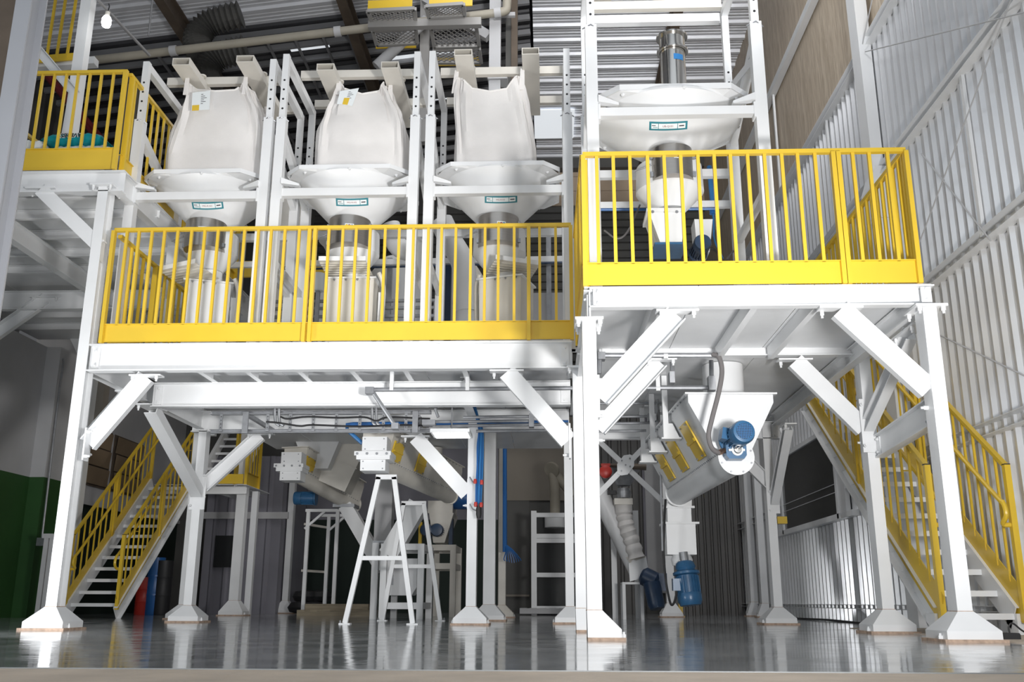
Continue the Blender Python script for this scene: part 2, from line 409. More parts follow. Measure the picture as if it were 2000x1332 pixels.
# roof: level right bay, left bay falling towards the left; ribs run across the hall
def roof_mesh(w, l, name, material, ridge=0.13, pit=0.48):
    prof = []
    n = int(round(w/pit))
    for i in range(n):
        a = i*pit
        prof += [(a, 0), (a+0.03, -0.045), (a+ridge-.03, -0.045), (a+ridge, 0)]
        for j in range(3):
            q = a+ridge+0.06+j*0.095
            prof += [(q, 0), (q+.012, -.012), (q+.03, -.012), (q+.042, 0)]
    prof.append((w, 0)); k = len(prof)
    vs = [V((x, y, z)) for x in (0, l) for y, z in prof]+[V((x, y, z+.003)) for x in (0, l) for y, z in prof]
    fs = []
    for i in range(k-1): fs += [(i, i+1, k+i+1, k+i), (2*k+i+1, 2*k+i, 3*k+i, 3*k+i+1)]
    me = bpy.data.meshes.new(name); me.from_pydata(vs, [], fs); me.update(); me.materials.append(material); return me
XRID, SL = -0.22, 0.115
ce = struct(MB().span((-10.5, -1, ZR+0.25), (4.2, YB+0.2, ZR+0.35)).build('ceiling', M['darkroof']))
lr = XRID+9.6
rm_r = roof_mesh(0.96, XW+0.2-XRID, 'roof_sheet', M['roofsheet'])
rm_l = roof_mesh(0.96, lr, 'roof_sheet', M['roofsheet'])
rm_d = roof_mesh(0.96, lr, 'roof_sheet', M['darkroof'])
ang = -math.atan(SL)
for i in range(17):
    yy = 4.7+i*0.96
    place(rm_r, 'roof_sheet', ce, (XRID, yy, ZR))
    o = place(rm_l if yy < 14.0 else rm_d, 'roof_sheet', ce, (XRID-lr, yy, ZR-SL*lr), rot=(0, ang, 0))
zl = lambda x: ZR-SL*(XRID-x) if x < XRID else ZR
for y in [14.45+.46*k for k in range(14)]:
    MB().bar((-9.2, y, zl(-9.2)-.10), (XRID-.05, y, zl(XRID)-.10), 0.06, 0.10).build('purlin', M['purlin'], ce)
for (x0, x1, y0, y1) in ((-5.9, -5.4, 14.9, 15.05), (-4.6, -3.9, 15.0, 15.15), (-2.9, -1.6, 15.7, 15.85), (-3.6, -2.0, 17.3, 17.45)):
    MB().prism([(x0, y0, zl(x0)-.055), (x1, y0, zl(x1)-.055), (x1, y1, zl(x1)-.055), (x0, y1, zl(x0)-.055)], (0, 0, .01)).build('roof_light', M['translucent'], ce)
MB().span((-0.25, 18.3, ZR-.075), (0.62, 19.6, ZR-.06)).build('roof_light', M['translucent'], ce)
for (px, zz) in ((322, 9.45), (672, 9.75), (1326, 9.95)):
    p = at(px, 0, Z=zz); q = V((p.x, YB-.1, zz))
    MB().ibeam((p.x, 6, zz), q, 0.16, 0.30, 0.02).build('rafter', M['brownbeam'], ce)
for px0, py0 in ((405, 32), (463, 28), (520, 22), (575, 10), (628, 5), (250, 60)):
    a = at(px0, py0, Z=9.2)
    MB().bar((a.x, 14.6, zl(a.x)-.17), (a.x, YB-.2, zl(a.x)-.17), 0.04).build('sag_rod', M['purlin'], ce)
# ------------------------------------------------------------------ steel frame: columns, beams, braces, decks
Y1, Y2, Y3 = 6.4, 8.08, 11.07
def column(label, x0, y0, ztop, w=0.095, d=0.15, ext=(0.122, 0.122), shape='box', cap=None, material='white', h=0.185, back=0.11, group=None, z0=0.0):
    xm = x0+w/2; t = thing('steel_column', label, 'column', (xm, y0+d/2, 0), group)
    W_ = M[material]; mb = MB()
    if shape == 'box': mb.span((x0, y0, z0), (x0+w, y0+d, ztop))
    else: mb.ibeam((xm, y0+d/2, z0), (xm, y0+d/2, ztop), w, d, 0.010, up=(0, 1, 0))
    mb.build('shaft', W_, t)
    if ext is not None:
        l, r = ext; k = 0.012
        def rg(z, a, b, c): return [V((x0-a, y0-c-.004, z)), V((x0+w+b, y0-c-.004, z)), V((x0+w+b, y0+d+c, z)), V((x0-a, y0+d+c, z))]
        f = 0.10 if (l and r) else 0.02
        MB().loft([rg(.018, l, r, f), rg(.068, l, r, f), rg(h, .002, .002, .002)]).build('base_shroud', W_, t)
        MB().span((x0-l-.025*(l > 0), y0-f-.03, 0.0), (x0+w+r+.025*(r > 0), y0+d+f+.02, 0.018)).build('base_plate', M['rust'], t)
        bm = MB()
        for sx in (-1, 1):
            xx = (x0-l-.012) if sx < 0 else (x0+w+r+.012)
            if (sx < 0 and l) or (sx > 0 and r): bm.bolt((xx, y0-.02, .018), (0, 0, 1), .014, .035)
        if bm.v: bm.build('anchor_bolt', M['white'], t, kind='stuff')
        MB().span((x0-.003, y0-.003, h-.004), (x0+w+.003, y0+d+.003, h+.004)).build('weld_seam', M['rust'], t)
    if cap:
        MB().span((x0-cap, y0-.05, ztop-.018), (x0+w+cap, y0+d+.05, ztop)).build('cap_plate', W_, t)
        bm = MB()
        for sx in (x0-cap*.55, x0+w+cap*.55):
            for sy in (y0-.03, y0+d+.02): bm.bolt((sx, sy, ztop-.018), (0, 0, -1), .016, .05)
        bm.build('cap_bolt', W_, t, kind='stuff')
    return t
zE = at(1146, 622, Y=Y1).z; zF = at(1830, 596, Y=Y1).z; zA = at(200, 361, Y=Y2).z
xF2 = at(1712, 1065, Y=Y2).x; zF2 = at(1690, 690, Y=Y2).z; zE2 = at(1130, 716, Y=Y2).z
xB = at(367, 1080, Y=Y3).x
colA = column('tall white column at the left platform corner, carrying the upper deck too', -4.185, Y2, zA, shape='h', cap=0.06)
colE = column('nearest white column, in front of the step between the two platforms', 0.245, Y1, zE, ext=(0, 0.122), cap=0.05)
colF = column('bright white column at the front right corner of the right platform', 2.592, Y1, zF, cap=0.06)
colF2 = column('white column behind the front right corner column, a girder tying the two', xF2, Y2, zF2, cap=0.05)
colE2 = column('white column hidden half behind the nearest column', at(1123, 1050, Y=Y2).x, Y2, zE2, ext=(0, 0), cap=0.05)
colB = column('brightly lit white column with two spreading braces in front of the left stairs', xB, Y3, 2.2, d=0.14)
colE3 = column('white column showing just left of the nearest column', at(1105, 1180, Y=Y3).x, Y3, 2.2)
colF3 = column('white column banded with shadow left of the right stairs', at(1512, 1185, Y=Y3).x, Y3, 2.2)
xD = at(909.5, 1180, Y=10.4).x
colD = column('white column carrying the bundle of blue hoses', xD, 10.4, 2.2, w=0.105)
column('broad white column right behind the hose column', at(943, 1180, Y=12.5).x, 12.5, 4.0, w=0.15, d=0.2, h=0.2)
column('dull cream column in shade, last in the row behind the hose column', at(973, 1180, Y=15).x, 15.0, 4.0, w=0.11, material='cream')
column('grey column hiding behind the brightly lit braced column', at(348.5, 1180, Y=12.9).x, 12.9, 3.4, w=0.10)
column('grey shaded column left of the black wall opening', at(446, 1175, Y=16).x, 16.0, 3.6, w=0.155, d=0.16, h=0.24, ext=(.12, .12))
column('slim baseless grey post beside the black wall opening', at(477, 1175, Y=16.3).x, 16.3, 2.05, w=0.10, d=0.1, ext=None)
column('small distant grey column beside the pallet rack', at(552, 1150, Y=19).x, 19.0, 3.2, w=0.115, h=0.24, ext=(.13, .13))
column('white column behind the hanging blue gearmotor', at(1303, 1180, Y=16).x, 16.0, 3.6, w=0.13, h=0.22, ext=(.1, .1))
column('narrow grey wall column beside the dark slatted door', at(1466, 1160, Y=17.3).x, 17.3, 4.2, w=0.12, h=0.24, ext=(.07, 0))
column('grey wall column nearest behind the shadow banded column', at(1487, 1160, Y=16.2).x, 16.2, 4.2, w=0.11, h=0.22, ext=(.07, 0))
# building column on the right wall with its knee, and the near column at the left edge
t = thing('wall_column', 'tall white tapered building column against the right wall', 'column', (3.6, 9.75, 0))
MB().span((3.52, 9.62, 0), (3.665, 9.9, 4.45)).build('shaft', M['white'], t)
MB().prism([(3.54, 9.62, 4.45), (3.66, 9.62, 4.45), (3.66, 9.62, 9.6), (3.50, 9.62, 9.6)], (0, .25, 0)).build('upper_shaft', M['white'], t)
MB().prism([(3.48, 9.60, 4.2), (3.665, 9.60, 4.2), (3.665, 9.60, 4.8), (3.56, 9.60, 4.8), (3.48, 9.60, 4.55)], (0, .3, 0)).build('knee', M['white'], t)
t = thing('near_column', 'large grey near column cut off by the left edge', 'column', (-3.2, 5.05, 0))
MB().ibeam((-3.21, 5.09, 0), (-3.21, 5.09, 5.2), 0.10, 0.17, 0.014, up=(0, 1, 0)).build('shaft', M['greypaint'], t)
MB().span((-3.35, 4.95, 0), (-3.07, 5.23, .02)).build('base_plate', M['rust'], t)
t = thing('wall_board', 'brown board standing behind the grey near column', 'board', (-3.9, 5.9, 0))
MB().span((-4.2, 5.9, 0), (-3.62, 5.93, 5.2)).build('board', M['brownbeam'], t)

def beam(label, p, q, w, h, kind='i', material='white', ends=True, name='steel_beam'):
    mid = (V(p)+V(q))/2; t = thing(name, label, 'beam', mid)
    mb = MB()
    (mb.ibeam if kind == 'i' else mb.chan)(p, q, w, h)
    mb.build('girder', M[material], t)
    if ends:
        d = (V(q)-V(p)).normalized(); s = V((0, 0, 1)).cross(d)
        bm = MB()
        for e, sg in ((V(p), 1), (V(q), -1)):
            c = e+d*sg*.06-s*(.02 if kind != 'i' else 0); pm = MB()
            if abs(d.x) > .5:
                pm.box(c+V((0, -.012, 0)), (.07, .012, h*.78))
                for k in (-.28, .28): bm.bolt(c+V((0, -.018, h*k)), (0, -1, 0), .013, .02)
            else:
                pm.box(c+V((-.012, 0, 0)), (.012, .07, h*.78))
                for k in (-.28, .28): bm.bolt(c+V((-.018, 0, h*k)), (-1, 0, 0), .013, .02)
            pm.build('end_cleat', M[material], t)
        bm.build('bolt', M[material], t, kind='stuff')
    return t
ZL0, ZL1 = at(640, 721, Y=Y2).z, at(640, 669, Y=Y2).z       # left deck girder
ZR0, ZR1 = at(1460, 597, Y=Y1).z, at(1460, 558.5, Y=Y1).z   # right deck girder
xa = -4.185+.095
def hb(label, Y, px0, px1, py0, py1, w=0.1, kind='i', **k):
    x0 = px0 if isinstance(px0, float) else at(px0, py0, Y=Y).x; x1 = px1 if isinstance(px1, float) else at(px1, py0, Y=Y).x
    pm = (px0+px1)/2 if not isinstance(px0, float) else 1000
    z1 = at(pm, py0, Y=Y).z; z0 = at(pm, py1, Y=Y).z
    return beam(label, (x0, Y+w/2, (z0+z1)/2), (x1, Y+w/2, (z0+z1)/2), w, z1-z0, kind, **k)
beam('long white girder under the yellow railing of the left platform', (xa, Y2+.05, (ZL0+ZL1)/2), (at(1117, 690, Y=Y2).x, Y2+.05, (ZL0+ZL1)/2), .1, ZL1-ZL0)
beam('overexposed white channel along the front of the right platform', (.30, Y1+.04, (ZR0+ZR1)/2), (2.69, Y1+.04, (ZR0+ZR1)/2), .08, ZR1-ZR0, 'c')
beam('white girder running back under the left side of the right platform', (.30, Y1+.02, (ZR0+ZR1)/2-.06), (.30, Y2, (ZR0+ZR1)/2-.06), .08, .24)
beam('white girder running back under the right side of the right platform', (2.64, Y1+.1, (ZR0+ZR1)/2-.01), (2.64, Y3, (ZR0+ZR1)/2-.01), .08, .14, ends=False)
hb('wide white girder behind the front girder, conduits slung below', 9.2, 298, 1114, 745, 792, .1)
zl3 = ZL1-.1
beam('white girder behind the ladder tray, resting on the braced column', (xB-.1, Y3+.05, 2.3), (.25, Y3+.05, 2.3), .1, .25)
hb('white cross girder under the middle of the right platform', Y2+.0, 1170, 1690, 664, 694, .1)
beam('white girder under the back of the right platform', (.4, Y3+.05, 2.17), (2.7, Y3+.05, 2.17), .1, .2)
beam('white tie girder between the two right front columns, shadow across it', (at(1706, 888, Y=Y2).x+.05, Y2, 1.5), (2.64, Y1+.16, 1.5), .08, .19)
beam('white girder running back from the tall left column', (-4.14, Y2+.15, 2.32), (-4.14, Y3+.1, 2.32), .09, .22)
beam('white girder running back from the front row to the hose column', (xD+.05, 9.3, 2.3), (xD+.05, 10.4, 2.3), .09, .22)

def brace(label, p, q, h=0.16, w=0.07, name='diagonal_brace', flip=1, plates=True):
    t = thing(name, label, 'brace', (V(p)+V(q))/2)
    MB().chan(p, q, w, h, 0.009, flip=flip).build('channel', M['white'], t)
    if plates:
        p, q = V(p), V(q); lo, hi = (p, q) if p.z < q.z else (q, p)
        horiz = V((hi.x-lo.x, hi.y-lo.y, 0)).normalized(); tall = h*1.35
        bm = MB()
        L = h*1.45/ max(.3, abs((hi-lo).normalized().z))
        R = Matrix(((horiz.x, -horiz.y, 0), (horiz.y, horiz.x, 0), (0, 0, 1)))
        MB().box(hi+V((0, 0, .012)), (L, w*1.4, .014), R).build('end_plate', M['white'], t)
        MB().box(lo-horiz*.012, (.014, w*1.4, L), R).build('end_plate', M['white'], t)
        sd = R @ V((0, 1, 0))
        for k in (-.38, .38):
            bm.bolt(hi+horiz*(L*k)-sd*(w*.55)+V((0, 0, .004)), (0, 0, -1), .015, .05)
            bm.bolt(lo+V((0, 0, L*k))-sd*(w*.55)-horiz*.004, horiz, .015, .05)
        bm.build('brace_bolt', M['white'], t, kind='stuff')
    return t
def br(label, Y, a, b, h, **k): return brace(label, at(*a, Y=Y), at(*b, Y=Y), h, **k)
br('white brace rising right from the tall left column', Y2+.05, (172, 868), (286, 737), .155)
br('white brace falling right to the step between the platforms', Y2+.05, (1110, 862), (990, 728), .155)
br('overexposed white brace rising right from the nearest column', Y1+.06, (1172, 776), (1322, 612), .15)
br('overexposed white brace falling right onto the front right column', Y1+.06, (1812, 762), (1640, 606), .15)
br('white brace just under and behind the nearest column\'s own brace', Y2+.05, (1170, 838), (1290, 706), .14)
br('white brace falling right onto the column behind the front right one', Y2+.05, (1686, 838), (1552, 706), .15)
br('white brace rising right from the brightly lit column', Y3+.05, (398, 950), (508, 850), .16)
br('white brace falling right onto the hose column', 10.45, (912, 965), (812, 855), .16)
br('white brace falling left from the far right platform corner', Y3+.05, (1440, 882), (1508, 950), .14, plates=False)
brace('bright white brace leaning forward from the brightly lit column', (xB+.05, Y3, 1.45), (xB+.05, 9.55, 2.15), .11, .13)
brace('cream brace behind the tall left column, seen edge on', (-4.14, Y2+.25, 1.60), (-4.14, 9.05, 2.19), .12, .085)
brace('grey brace leaning forward from the shadow banded column', (at(1520, 1100, Y=Y3).x, Y3, 1.35), (at(1520, 1100, Y=Y3).x, 10.2, 2.05), .12, .09)
brace('white brace between the right columns, under the platform edge', (2.70, Y2-.02, 1.68), (2.68, Y1+.5, 2.16), .12, .08)

# decks
def deck(name, label, x0, x1, y0, y1, z, nx, joist_x, jh=0.12, jw=0.05, jy=None, joists_along_x=None, plate_seam=1.2):
    t = thing(name, label, 'deck', ((x0+x1)/2, (y0+y1)/2, z))
    for i in range(nx):
        a = x0+(x1-x0)*i/nx; b = x0+(x1-x0)*(i+1)/nx
        MB().span((a+.003, y0, z-.008), (b-.003, y1, z)).build('deck_plate', M['white'], t)
    for x in joist_x or ():
        ya, yb = jy or (y0+.05, y1)
        MB().chan((x, ya, z-.01-jh/2), (x, yb, z-.01-jh/2), jw, jh, .006).build('joist', M['white'], t)
    for y in joists_along_x or ():
        MB().chan((x0+.05, y, z-.012-jh/2), (x1-.03, y, z-.012-jh/2), jw, jh, .006).build('joist', M['white'], t)
    return t
dl = deck('left_deck', 'white steel deck of the left platform, joists showing below', -4.1, .22, Y2+.02, 14.2, ZL1+.012, 6,
     [at(p, 727, Y=Y2).x for p in (333, 433, 543, 655, 768, 893, 1010)], jy=(Y2+.1, 9.2), jh=.10)
deck('right_deck', 'white steel deck of the right platform, seen from below', .26, 2.68, Y1+.02, 11.2, ZR1+.012, 3,
     [.78, at(1485, 600, Y=Y1).x, at(1612, 600, Y=Y1).x], jy=(Y1+.08, Y2), jh=.11)
# upper left platform
zu0, zu1 = at(120, 374, Y=Y2).z, at(120, 334, Y=Y2).z
xu1 = at(240, 350, Y=Y2).x
beam('white girder along the front of the upper left platform', (-7.9, Y2+.05, (zu0+zu1)/2), (xu1, Y2+.05, (zu0+zu1)/2), .1, zu1-zu0, ends=False)
beam('white girder closing the right side of the upper left platform', (xu1-.06, Y2+.1, (zu0+zu1)/2), (xu1-.06, 14, (zu0+zu1)/2), .09, zu1-zu0, ends=False)
beam('grey girder slanting back under the upper left platform', (at(-20, 425, Y=8.6).x, 8.15, zu0-.02), (at(-20, 425, Y=8.6).x, 14, zu0-.02), .10, .2, ends=False)
beam('lower white cross girder at the back of the upper left platform', (-8, 11.3, zu0-.03), (xu1, 11.3, zu0-.03), .1, .24, ends=False)
deck('upper_left_deck', 'white deck of the upper left platform with level joists below', -7.9, xu1, Y2+.02, 14, zu1+.012, 4, None, jh=.10,
     joists_along_x=[8.5, 9.0, 9.55, 10.1, 10.65, 11.9, 12.5, 13.1])
br('cream edged white brace falling right under the upper left deck', Y2+.05, (196, 482), (82, 372), .13)
brace('grey brace rising right at the left edge below the upper deck', at(-20, 660, Y=11.3), at(90, 583, Y=11.3), .17)
brace('short grey brace under the back of the upper left deck', at(165, 700, Y=14), at(137, 640, Y=14), .12, plates=False)
column('grey far column of the upper left deck beside the white wall', at(168, 760, Y=14).x, 14.0, 3.6, w=0.10, ext=None)

# ------------------------------------------------------------------ yellow railings
def railing(label, p0, p1, z, h, tb, posts=(), toe=0.17, gap=0.012, bw=0.024, toe_gap=.012, first_post=True, last_post=True):
    p0, p1 = V((p0[0], p0[1], z)), V((p1[0], p1[1], z)); d = (p1-p0); L = d.length; d.normalize()
    t = thing('railing', label, 'railing', (p0+p1)/2)
    up = V((0, 0, 1)); Yl = M['yellow']
    MB().bar(p0+up*(h-.016), p1+up*(h-.016), .04, .032).build('top_rail', Yl, t)
    if toe:
        MB().bar(p0+up*(toe_gap+toe/2), p1+up*(toe_gap+toe/2), .006, toe).build('toe_board', Yl, t)
        MB().bar(p0+up*(toe_gap+toe+.004), p1+up*(toe_gap+toe+.004), .035, .008).build('toe_lip', Yl, t)
    s = d.cross(up)
    for k in tb:
        q = p0+d*(L*k); MB().bar(q+up*(toe_gap+toe), q+up*(h-.03), bw, bw, up=(d.x, d.y, 0)).build('baluster', Yl, t)
    for k in posts:
        q = p0+d*(L*k)+s*.012; MB().bar(q+up*.0, q+up*(h-.03), .05, .032, up=(d.x, d.y, 0)).build('post', Yl, t)
    return t
def ts(pxs, a, b): return [(p-a)/(b-a) for p in pxs]
zrl = ZL1+.012; zrr = ZR1+.012
hL = at(500, 441, Y=Y2).z-zrl; hR = at(1440, 291, Y=Y1).z-zrr
xl0, xl1 = at(219, 500, Y=Y2+.03).x, at(1116, 500, Y=Y2+.03).x
railing('long yellow railing along the front of the left platform', (xl0, Y2+.03), (xl1, Y2+.03), zrl, hL,
    ts((242, 266, 292, 317, 343.5, 371, 397, 423.5, 450, 476, 503.6, 529, 556, 584.5, 643, 670.6, 696.6, 724, 753.5, 781, 809, 838, 864, 891.6, 921, 948.5, 974.5, 1005, 1054, 1085), 217, 1115),
    ts((217, 606, 617, 1033, 1114), 217, 1115), toe=at(640, 628, Y=Y2).z-zrl-.02)
xr0, xr1 = at(1138, 330, Y=Y1+.03).x, at(1771, 330, Y=Y1+.03).x
railing('bright yellow railing along the front of the right platform', (xr0, Y1+.03), (xr1, Y1+.03), zrr, hR,
    ts((1164, 1197, 1230, 1265, 1298, 1331, 1365, 1397, 1429, 1463, 1496, 1530, 1561, 1595, 1669, 1701, 1737), 1136, 1772), ts((1137, 1629, 1639, 1771), 1136, 1772), toe=at(1460, 508, Y=Y1).z-zrr-.02)
railing('yellow railing closing the left side of the right platform, seen edge on', (xr0, Y1+.06), (xr0-.01, Y2-.02), zrr, hR, [i/14 for i in range(1, 14)], (0.02, .98))
railing('yellow railing along the right side of the right platform by the wall', (xr1, Y1+.06), (xr1, 9.6), zrr, hR, [i/26 for i in range(1, 26)], (.01, .5, .99))
railing('yellow railing on the left end of the left platform, running back', (xl0+.02, Y2+.1), (xl0+.02, 10.9), zrl, hL*.97, [i/20 for i in range(1, 20)], (.3, .66, .99))
zru = zu1+.014; hU = at(150, 136, Y=Y2).z-zru
xu0_, xu1_ = at(-60, 200, Y=Y2+.03).x, at(243, 200, Y=Y2+.03).x
railing('yellow railing along the front of the upper left platform', (xu0_, Y2+.03), (xu1_, Y2+.03), zru, hU,
    ts((-40, -16, 8, 32, 56, 80, 104, 128, 151, 175, 198, 222), -60, 250), (.99,), toe=at(120, 288, Y=Y2).z-zru-.02, bw=.022)
railing('yellow railing on the right side of the upper left platform', (xu1_, Y2+.08), (xu1_, 11.6), zru, hU, [i/24 for i in range(1, 24)], (.01, .45, .99), bw=.022)
railing('far yellow railing on the left side of the upper left platform', (-5.75, 9.0), (-5.35, 13.6), zru, hU, [i/18 for i in range(1, 18)], (.01, .4, .8, .99), toe=.1)
# ------------------------------------------------------------------ bag stations: frame, spreader, bag, hopper with collar, vessel and chute
def hit(px, py, fn, t0, t1, n=400):
    """first point of a view of the hall where fn changes sign (used to lay labels on cones)"""
    d = _fw + _r2*((px-1000)/FPX) + _d2*((py-666)/FPX); o = V((0, 0, CAMH)); prev = fn(o+d*t0)
    for i in range(1, n+1):
        t = t0+(t1-t0)*i/n; f = fn(o+d*t)
        if f*prev < 0: return o+d*(t-(t1-t0)/n*abs(f)/(abs(f)+abs(prev)))
        prev = f
    return o+d*t1
def post(t, x, y, z0, zj, zt, holes=True, w=0.092, wi=0.062, face=-1):
    p = MB().span((x-w/2, y-w/2, z0), (x+w/2, y+w/2, zj)).build('post', M['white'], t)
    if zt > zj:
        e = MB().span((x-wi/2, y-wi/2, zj), (x+wi/2, y+wi/2, zt)).build('post_extension', M['white'], p)
        MB().tube([(x-w/2-.02, y-.01, zj-.02), (x, y-w/2-.012, zj-.012), (x+w/2+.02, y-.01, zj-.03)], .006, 6).build('locking_pin', M['galv'], p)
        if holes:
            b = MB()
            for k in range(4): b.lathe((x, y+face*wi/2, zj+.10+k*.105), [(.011, 0), (.011, .002)], 10, (0, face, 0))
            b.build('pin_holes', M['rubber'], p, kind='stuff')
    return p
def station(label, Yf, Yr, pl, pr, z0, zj, zt, beam_py, beamx):
    """pl, pr: (pixel, pixel row) of the middles of the two front posts"""
    xL, xR = at(*pl, Y=Yf).x, at(*pr, Y=Yf).x
    t = thing('bag_frame', label, 'bag frame', ((xL+xR)/2, (Yf+Yr)/2, z0))
    for x in (xL, xR):
        post(t, x, Yf+.045, z0, zj, zt)
        post(t, x, Yr, z0, zj-.2, zt-.02, face=-1)
        MB().bar((x, Yf+.08, zt-.05), (x, Yr-.03, zt-.05), .06, .08).build('side_rail', M['white'], t)
        MB().bar((x, Yf+.09, zj-.14), (x, Yr-.03, zj-.50), .06, .09).build('side_brace', M['white'], t)
        MB().bar((x, Yf+.09, z0+.9), (x, Yr-.04, z0+.9), .05, .06).build('side_rail', M['white'], t)
        MB().span((x-.07, Yf-.02, z0), (x+.07, Yf+.12, z0+.012)).build('foot_plate', M['white'], t)
    zb1, zb0 = at(beamx, beam_py[0], Y=Yf).z, at(beamx, beam_py[1], Y=Yf).z
    MB().span((xL+.046, Yf, zb0), (xR-.046, Yf+.07, zb1)).build('front_rail', M['white'], t)
    MB().span((xL+.046, Yr-.03, zb0), (xR-.046, Yr+.03, zb1)).build('rear_rail', M['white'], t)
    for x, s in ((xL, 1), (xR, -1)):
        MB().span((x+s*.046, Yf-.006, zb0-.03), (x+s*.062, Yf+.08, zb1+.03)).build('rail_flange', M['white'], t)
        MB().prism([(x+s*.046, Yf-.02, zb1+.045), (x+s*.046, Yf-.02, zb1+.105), (x+s*.21, Yf+.04, zb1+.065), (x+s*.21, Yf+.04, zb1+.045)], (0, .06, 0)).build('load_cell_bracket', M['white'], t)
        MB().lathe((x+s*.15, Yf+.16, zb1+.05), [(.035, 0), (.035, .05), (.022, .05), (.022, .075)], 12).build('load_cell', M['galv'], t)
    return t, xL, xR, zb1
def spreader(label, Yf, Yr, tubes, xL, xR, zbar, front=-.03):
    """tubes: [(px left, px right, py top, py bottom)] of the open front ends"""
    t = thing('lifting_frame', label, 'lifting frame', ((xL+xR)/2, (Yf+Yr)/2, zbar)); out = []
    for a, b, c, d in tubes:
        y = Yf+front; x0, x1 = at(a, d, Y=y).x, at(b, d, Y=y).x; z1, z0 = at((a+b)/2, c, Y=y).z, at((a+b)/2, d, Y=y).z
        p = ((x0+x1)/2, y, (z0+z1)/2); q = ((x0+x1)/2, Yr+.08, (z0+z1)/2)
        MB().hollow(p, q, x1-x0, z1-z0, .008).build('fork_pocket', M['cream'], t)
        MB().lathe((p[0]+.05, Yf+.42, z1), [(.016, 0), (.016, .05), (.04, .05), (.04, .065), (.02, .07)], 12).build('hook_knob', M['cream'], t)
        out.append((x0, x1, z0))
    for y in (Yf+.50, Yr-.02):
        MB().bar((xL+.03, y, zbar), (xR-.03, y, zbar), .06, .085).build('cross_bar', M['cream'], t)
    return out
def bag(label, Yc, dep, rows, top, label_px=None, docs=None, seed=1):
    """rows: [(py, px left, px right)] from the bottom up at the front face; top: {'corner': py, 'sag': py}"""
    rnd = random.Random(seed); n = 56; Yfr = Yc-dep
    t = None; rings = []; prof = [(at((l+r)/2, py, Y=Yfr).z, at(l, py, Y=Yfr).x, at(r, py, Y=Yfr).x) for py, l, r in rows]
    ztop = at((rows[-1][1]+rows[-1][2])/2, top['corner'], Y=Yfr).z; zs = at((rows[-1][1]+rows[-1][2])/2, top['sag'], Y=Yfr).z
    K = 26; z0 = prof[0][0]
    for i in range(K+1):
        u = i/K; ring = []
        for k in range(n):
            a = 2*math.pi*k/n; ca, sa = math.cos(a), math.sin(a)
            e = 0.30; sx = math.copysign(abs(ca)**e, ca); sy = math.copysign(abs(sa)**e, sa)
            corner = min(1, abs(sx*sy)/.812)**3
            zt = zs+(ztop-zs)*corner
            z = z0+(zt-z0)*u
            # profile lookup
            for j in range(len(prof)-1):
                if z <= prof[j+1][0] or j == len(prof)-2:
                    f = max(0, min(1, (z-prof[j][0])/(prof[j+1][0]-prof[j][0]))); f = f*f*(3-2*f)*.5+f*.5
                    xl = prof[j][1]+(prof[j+1][1]-prof[j][1])*f; xr = prof[j][2]+(prof[j+1][2]-prof[j][2])*f; break
            cx, hw = (xl+xr)/2, (xr-xl)/2
            bulge = 1-.22*u**2
            fold = .016*math.sin(a*9+seed+u*2)*(.25+u)+.010*math.sin(a*23+seed*2+u*5)*u+.012*math.sin(a*3+u*6+seed)
            ring.append(V((cx+sx*(hw+fold*.6), Yc+sy*(dep*bulge+fold*1.7), z)))
        rings.append(ring)
    cx0 = sum((p.x for p in rings[0]))/n
    t = thing('bulk_bag', label, 'bulk bag', (cx0, Yc, z0))
    mb = MB(); mb.loft(rings, cap=False); mb.add([p for p in rings[0]], [tuple(range(n-1, -1, -1))])
    # open top: inner skin a little way down
    inner = [[V((p.x+(cx0-p.x)*.03, p.y+(Yc-p.y)*.03, p.z-.0)) for p in rings[-1]], [V((p.x+(cx0-p.x)*.08, p.y+(Yc-p.y)*.08, zs-.12)) for p in rings[-1]]]
    mb.loft([rings[-1]]+inner, cap=False); mb.add(inner[-1], [tuple(range(n))])
    mb.build('bag_body', M['bag'], t, smooth=True)
    hm = MB(); hm.tube([p+V((0, 0, .004)) for p in rings[-1]]+[rings[-1][0]+V((0, 0, .004))], .010, 6).build('top_hem', M['bag'], t, smooth=True)
    return t, rings
def loops_up(t, rings, tubes, Yc, dep):
    n = len(rings[0]); top = rings[-1]
    for (sx, sy) in ((-1, -1), (1, -1), (1, 1), (-1, 1)):
        p = max(top, key=lambda v: v.x*sx*1.0+v.y*sy*1.0)
        x0, x1, z = tubes[0] if sx < 0 else tubes[1]
        tx = min(max(p.x, x0), x1)
        MB().plate([(p.x-.03, p.y, p.z-.14), (p.x+.03, p.y, p.z-.14), (tx+.02, p.y, z+.02), (tx-.02, p.y, z+.02)], .008).build('lifting_loop', M['bag'], t)

